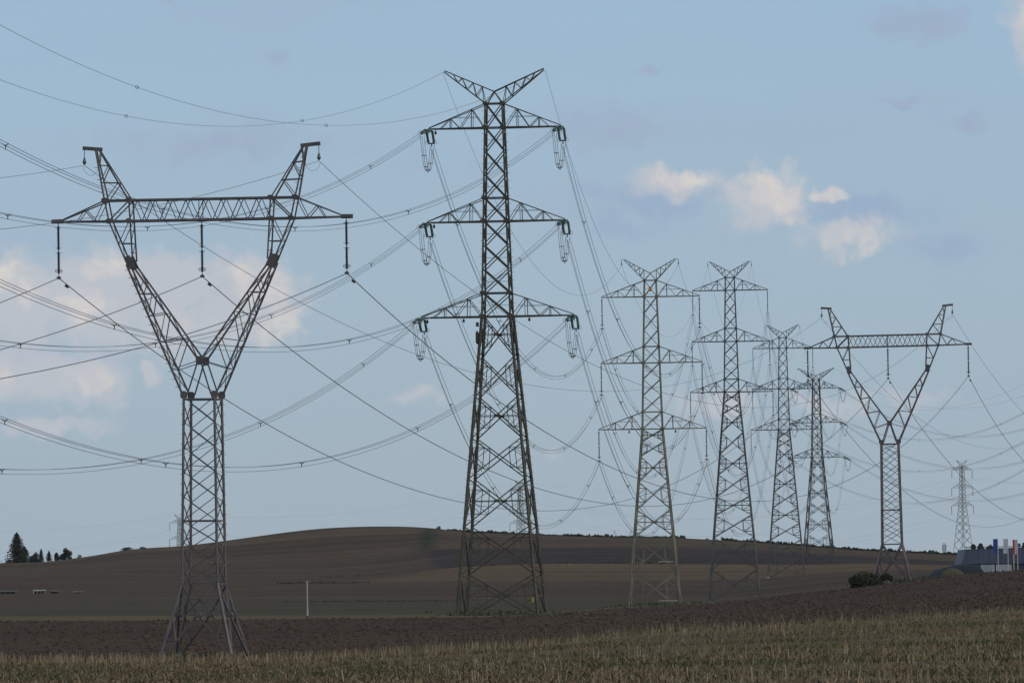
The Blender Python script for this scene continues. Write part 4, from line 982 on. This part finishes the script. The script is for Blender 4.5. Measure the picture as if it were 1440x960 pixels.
# telecom mast
p = at(1328, 781, 3600); t = empty('telecom_mast', p); tag(t, 'slim far telecom mast with panel antennas on the ridge', 'mast')
b = MB()
for sx, sy in ((-1, -1), (1, -1), (0, 1)): b.bar((sx*.7, sy*.7, -4), (sx*.45, sy*.45, 6.5), .2)
for i in range(9): z = -3+i; b.bar((-.6, -.6, z), (.6, -.6, z+1), .1); b.bar((.6, -.6, z), (0, .6, z+1), .1)
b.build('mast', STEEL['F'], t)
for i, (x, z) in enumerate(((-.9, 4.6), (.9, 4.8), (-.8, 3.0), (.8, 3.1))):
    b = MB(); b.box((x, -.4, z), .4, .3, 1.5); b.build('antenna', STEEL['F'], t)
# white post with crossbar
d = 708; p = at(432.5, 869.5, d); t = empty('post', p); tag(t, 'slim white post with a short crossbar at the field edge', 'post')
b = MB(); b.lathe((0, 0, -.3), (0, 0, 3.75), [(0, .085), (1, .06)], 8); b.build('pole', mat('chalky_white_paint', (.36, .36, .33), .8, 0, .3, 2), t)
b = MB(); b.bar((-.27, 0, 3.72), (.27, 0, 3.74), .1); b.build('crossbar', CONC, t); b = MB(); b.bar((.1, 0, 1.35), (.32, 0, 1.38), .06); b.build('bracket', HARD, t); b = MB(); b.lathe((0, 0, -.2), (0, 0, .28), [(0, .16), (1, .12)], 8); b.build('base', PLATE, t)
# low pale shelters on the left slope
for i, (px, py, w, h, lab) in enumerate(((11, 830.5, 24, 4, 'low grey frame at the left edge of the slope'), (55.5, 830, 17, 5, 'low white-topped shelter on the left slope'), (77, 829.5, 13, 4, 'dull low shelter right of the white-topped one'), (109, 828, 12, 2.6, 'rightmost low pale strip of a shelter on the left slope'))):
    d = 1560; p = at(px, py, d); p[2] = gz(p[0], d); s = d/F; t = empty('field_shelter', p); tag(t, lab, 'shelter', 'low shelters on the left slope')
    tone = [(.16, .165, .17), (.42, .42, .40), (.17, .165, .155), (.2, .19, .175)][i]; mt = mat('shelter_roof', tone, .7, 0, .2, 1)
    b = MB(); b.box((0, 0, h*s-.1), w*s, 1.6, .26); b.build('roof', mt, t)
    for k in range(4):
        b = MB(); b.bar(((-.46+.306*k)*w*s, -.6, -.2), ((-.46+.306*k)*w*s, -.6, h*s-.23), .12); b.build('support', mt, t)
    b = MB(); b.box((0, .5, h*s*.4-.1), w*s*.9, .1, h*s*.7); b.build('back_panel', PLATE, t)

# ------------------------------------------------------------------ stubble, weeds, clods (uncountable)
def attr_mat(name, ramp, rough=.9, transl=False):
    M_ = bpy.data.materials.new(name); M_.use_nodes = True; t = M_.node_tree; b = t.nodes['Principled BSDF']; b.inputs['Roughness'].default_value = rough; b.inputs['Specular IOR Level'].default_value = .1
    a = t.nodes.new('ShaderNodeAttribute'); a.attribute_name = 'tint'; r = t.nodes.new('ShaderNodeValToRGB'); e = r.color_ramp.elements
    while len(e) < len(ramp): e.new(.5)
    for i, c in enumerate(ramp): e[i].position = i/(len(ramp)-1); e[i].color = (*c, 1)
    t.links.new(a.outputs['Fac'], r.inputs[0]); t.links.new(r.outputs[0], b.inputs['Base Color']); return M_
def blades(name, n, h0, h1, w0, w1, lean, ramp, density, seed, dmax=2, dmin=172):
    r = np.random.default_rng(seed); px = -60+1560*r.random(n*3); dend = np.interp(px, XK, SD[dmax]); d = dmin*(dend*1.01/dmin)**r.random(n*3); x = (px-720)/F*d
    keep = r.random(n*3) < density(x, d, (d-dmin)/(dend-dmin), px); x, d, px = x[keep][:n], d[keep][:n], px[keep][:n]; n = len(x); z = ground(x, d)
    h = (h0+(h1-h0)*r.random(n)**1.3); w = (w0+(w1-w0)*r.random(n)); an = r.random(n)*3.1416; lx, ly = r.normal(size=n)*lean*h, r.normal(size=n)*lean*h
    cx, cy = np.cos(an)*w*.5, np.sin(an)*w*.3
    V = np.stack([np.stack([x-cx, d-cy, z-.03], 1), np.stack([x+cx, d+cy, z-.03], 1), np.stack([x+cx*.6+lx, d+cy*.6+ly, z+h], 1), np.stack([x-cx*.6+lx, d-cy*.6+ly, z+h], 1)], 1).reshape(-1, 3)
    q = np.arange(4*n).reshape(n, 4); me = bpy.data.meshes.new(name); me.vertices.add(4*n); me.vertices.foreach_set('co', V.ravel().astype(np.float32)); me.loops.add(4*n); me.loops.foreach_set('vertex_index', q.ravel().astype(np.int32))
    me.polygons.add(n); me.polygons.foreach_set('loop_start', (np.arange(n)*4).astype(np.int32)); me.update(calc_edges=True)
    a = me.attributes.new('tint', 'FLOAT', 'FACE'); a.data.foreach_set('value', r.random(n).astype(np.float32))
    return tag(link(name, me, None, attr_mat(name+'_material', ramp)), kind='stuff')
green = lambda x, d: ss(.50, .66, vnoise(x*.3, d, .11, 3)*.6+vnoise(x*.6, d, .3, 4)*.4)
edge = lambda t: ss(.80, .93, t)
patchy = lambda x, d: ss(.42, .7, vnoise(x*.35, d, .22, 8))*ss(.3, .7, vnoise(x, d, .9, 9))
blades('straw', 56000, .03, .16, .012, .06, .9, ((.070, .053, .033), (.14, .107, .066), (.25, .195, .124), (.095, .072, .046)), lambda x, d, t, px: np.clip(.10+1.2*patchy(x, d), .02, 1), 11)
blades('standing_stubble', 26000, .14, .46, .010, .045, .14, ((.13, .105, .066), (.22, .178, .112), (.33, .27, .175), (.16, .125, .08)),
       lambda x, d, t, px: np.clip(.8*edge(t)*ss(.25, .6, vnoise(x, d, 1.3, 19))*(1-.6*ss(650, 950, px))+(.05+.9*ss(450, 1100, px))*.55*ss(.45, .75, vnoise(x*.5, d, .3, 28))*ss(.45, .75, vnoise(x, d, 1.1, 29)), .004, 1), 15)
blades('grass', 30000, .03, .16, .02, .07, .3, ((.045, .062, .024), (.065, .088, .030), (.09, .10, .04), (.065, .064, .034)), lambda x, d, t, px: np.clip(green(x, d)*1.2*(1-edge(t)*.8)*(.45+.35*ss(500, 1300, px)), .01, 1), 12)
blades('dry_weeds', 9000, .3, .75, .015, .06, .2, ((.10, .085, .065), (.16, .13, .09), (.085, .08, .05)), lambda x, d, t, px: np.clip(ss(.93, .985, t)*ss(420, 620, px)*vnoise(x, d, .2, 14)*1.6, 0, 1), 13)
def foot_weeds(seed):
    r = np.random.default_rng(seed); P = []
    for cx, cd, R0, n in ((SECT['Y1']['root'].location.x, 500, 3.6, 900), (SECT['M']['root'].location.x, 740, 4.2, 700), (SECT['T2']['root'].location.x, 1043, 4.4, 900), (SECT['Y2']['root'].location.x, 910, 3.4, 800)):
        x = cx+r.normal(size=n)*R0*.75; d = cd+r.normal(size=n)*R0*.75; P.append(np.stack([x, d, ground(x, d)+r.random(n)**2*.45], 1))
    o = link('weeds', leaf_mesh(np.concatenate(P), .32, r), None, LEAF['pale']); tag(o, kind='stuff')
foot_weeds(31)
def clods(n, seed):
    r = np.random.default_rng(seed); px = -60+1560*r.random(n); a, b = np.interp(px, XK, SD[2]), np.interp(px, XK, SD[4]); d = a*(b/a)**r.random(n); x = (px-720)/F*d; z = ground(x, d); s = .05+.22*r.random(n)**3
    o = np.array([(1, 0, 0), (-1, 0, 0), (0, 1, 0), (0, -1, 0), (0, 0, .8), (0, 0, -.6)]); an = r.random(n)*6.28; c, sn = np.cos(an), np.sin(an)
    j = o[None]*(.6+.7*r.random((n, 6, 1))); P = np.stack([j[..., 0]*c[:, None]-j[..., 1]*sn[:, None], j[..., 0]*sn[:, None]+j[..., 1]*c[:, None], j[..., 2]], -1)*s[:, None, None]; V = (P+np.stack([x, d, z], 1)[:, None]).reshape(-1, 3)
    f = np.array([(0, 2, 4), (2, 1, 4), (1, 3, 4), (3, 0, 4), (2, 0, 5), (1, 2, 5), (3, 1, 5), (0, 3, 5)]); T = (f[None]+6*np.arange(n)[:, None, None]).reshape(-1, 3); m_ = len(T)
    me = bpy.data.meshes.new('soil_clods'); me.vertices.add(len(V)); me.vertices.foreach_set('co', V.ravel().astype(np.float32)); me.loops.add(3*m_); me.loops.foreach_set('vertex_index', T.ravel().astype(np.int32)); me.polygons.add(m_); me.polygons.foreach_set('loop_start', (np.arange(m_)*3).astype(np.int32)); me.update(calc_edges=True)
    at_ = me.attributes.new('tint', 'FLOAT', 'FACE'); at_.data.foreach_set('value', np.repeat(r.random(n), 8).astype(np.float32))
    tag(link('soil_clods', me, None, attr_mat('clod_material', ((.036, .027, .022), (.052, .037, .029), (.088, .064, .05)))), kind='stuff')
clods(36000, 21)

for o in bpy.data.objects:
    if 'label' in o and len(o['label'].split()) > 16: print('LONG', o['label'])

# ------------------------------------------------------------------ haze: one closed box of thin air round the camera and the whole scene
HAZE = 1.0e-5
b = MB(); b.box((0, 4400, 45), 23000, 10000, 130)
hz = b.build('haze', None); hm = bpy.data.materials.new('thin_air'); hm.use_nodes = True; t_ = hm.node_tree; t_.nodes.clear()
pv = t_.nodes.new('ShaderNodeVolumePrincipled'); pv.inputs['Density'].default_value = HAZE; pv.inputs['Color'].default_value = (.90, .94, 1, 1); pv.inputs['Anisotropy'].default_value = .2
mo = t_.nodes.new('ShaderNodeOutputMaterial'); t_.links.new(pv.outputs[0], mo.inputs['Volume']); hz.data.materials.append(hm); hz['kind'] = 'stuff'
zmin = min(v.co.z for o in bpy.data.objects if o.get('kind') == 'structure' for v in o.data.vertices); print('ZMIN', zmin)
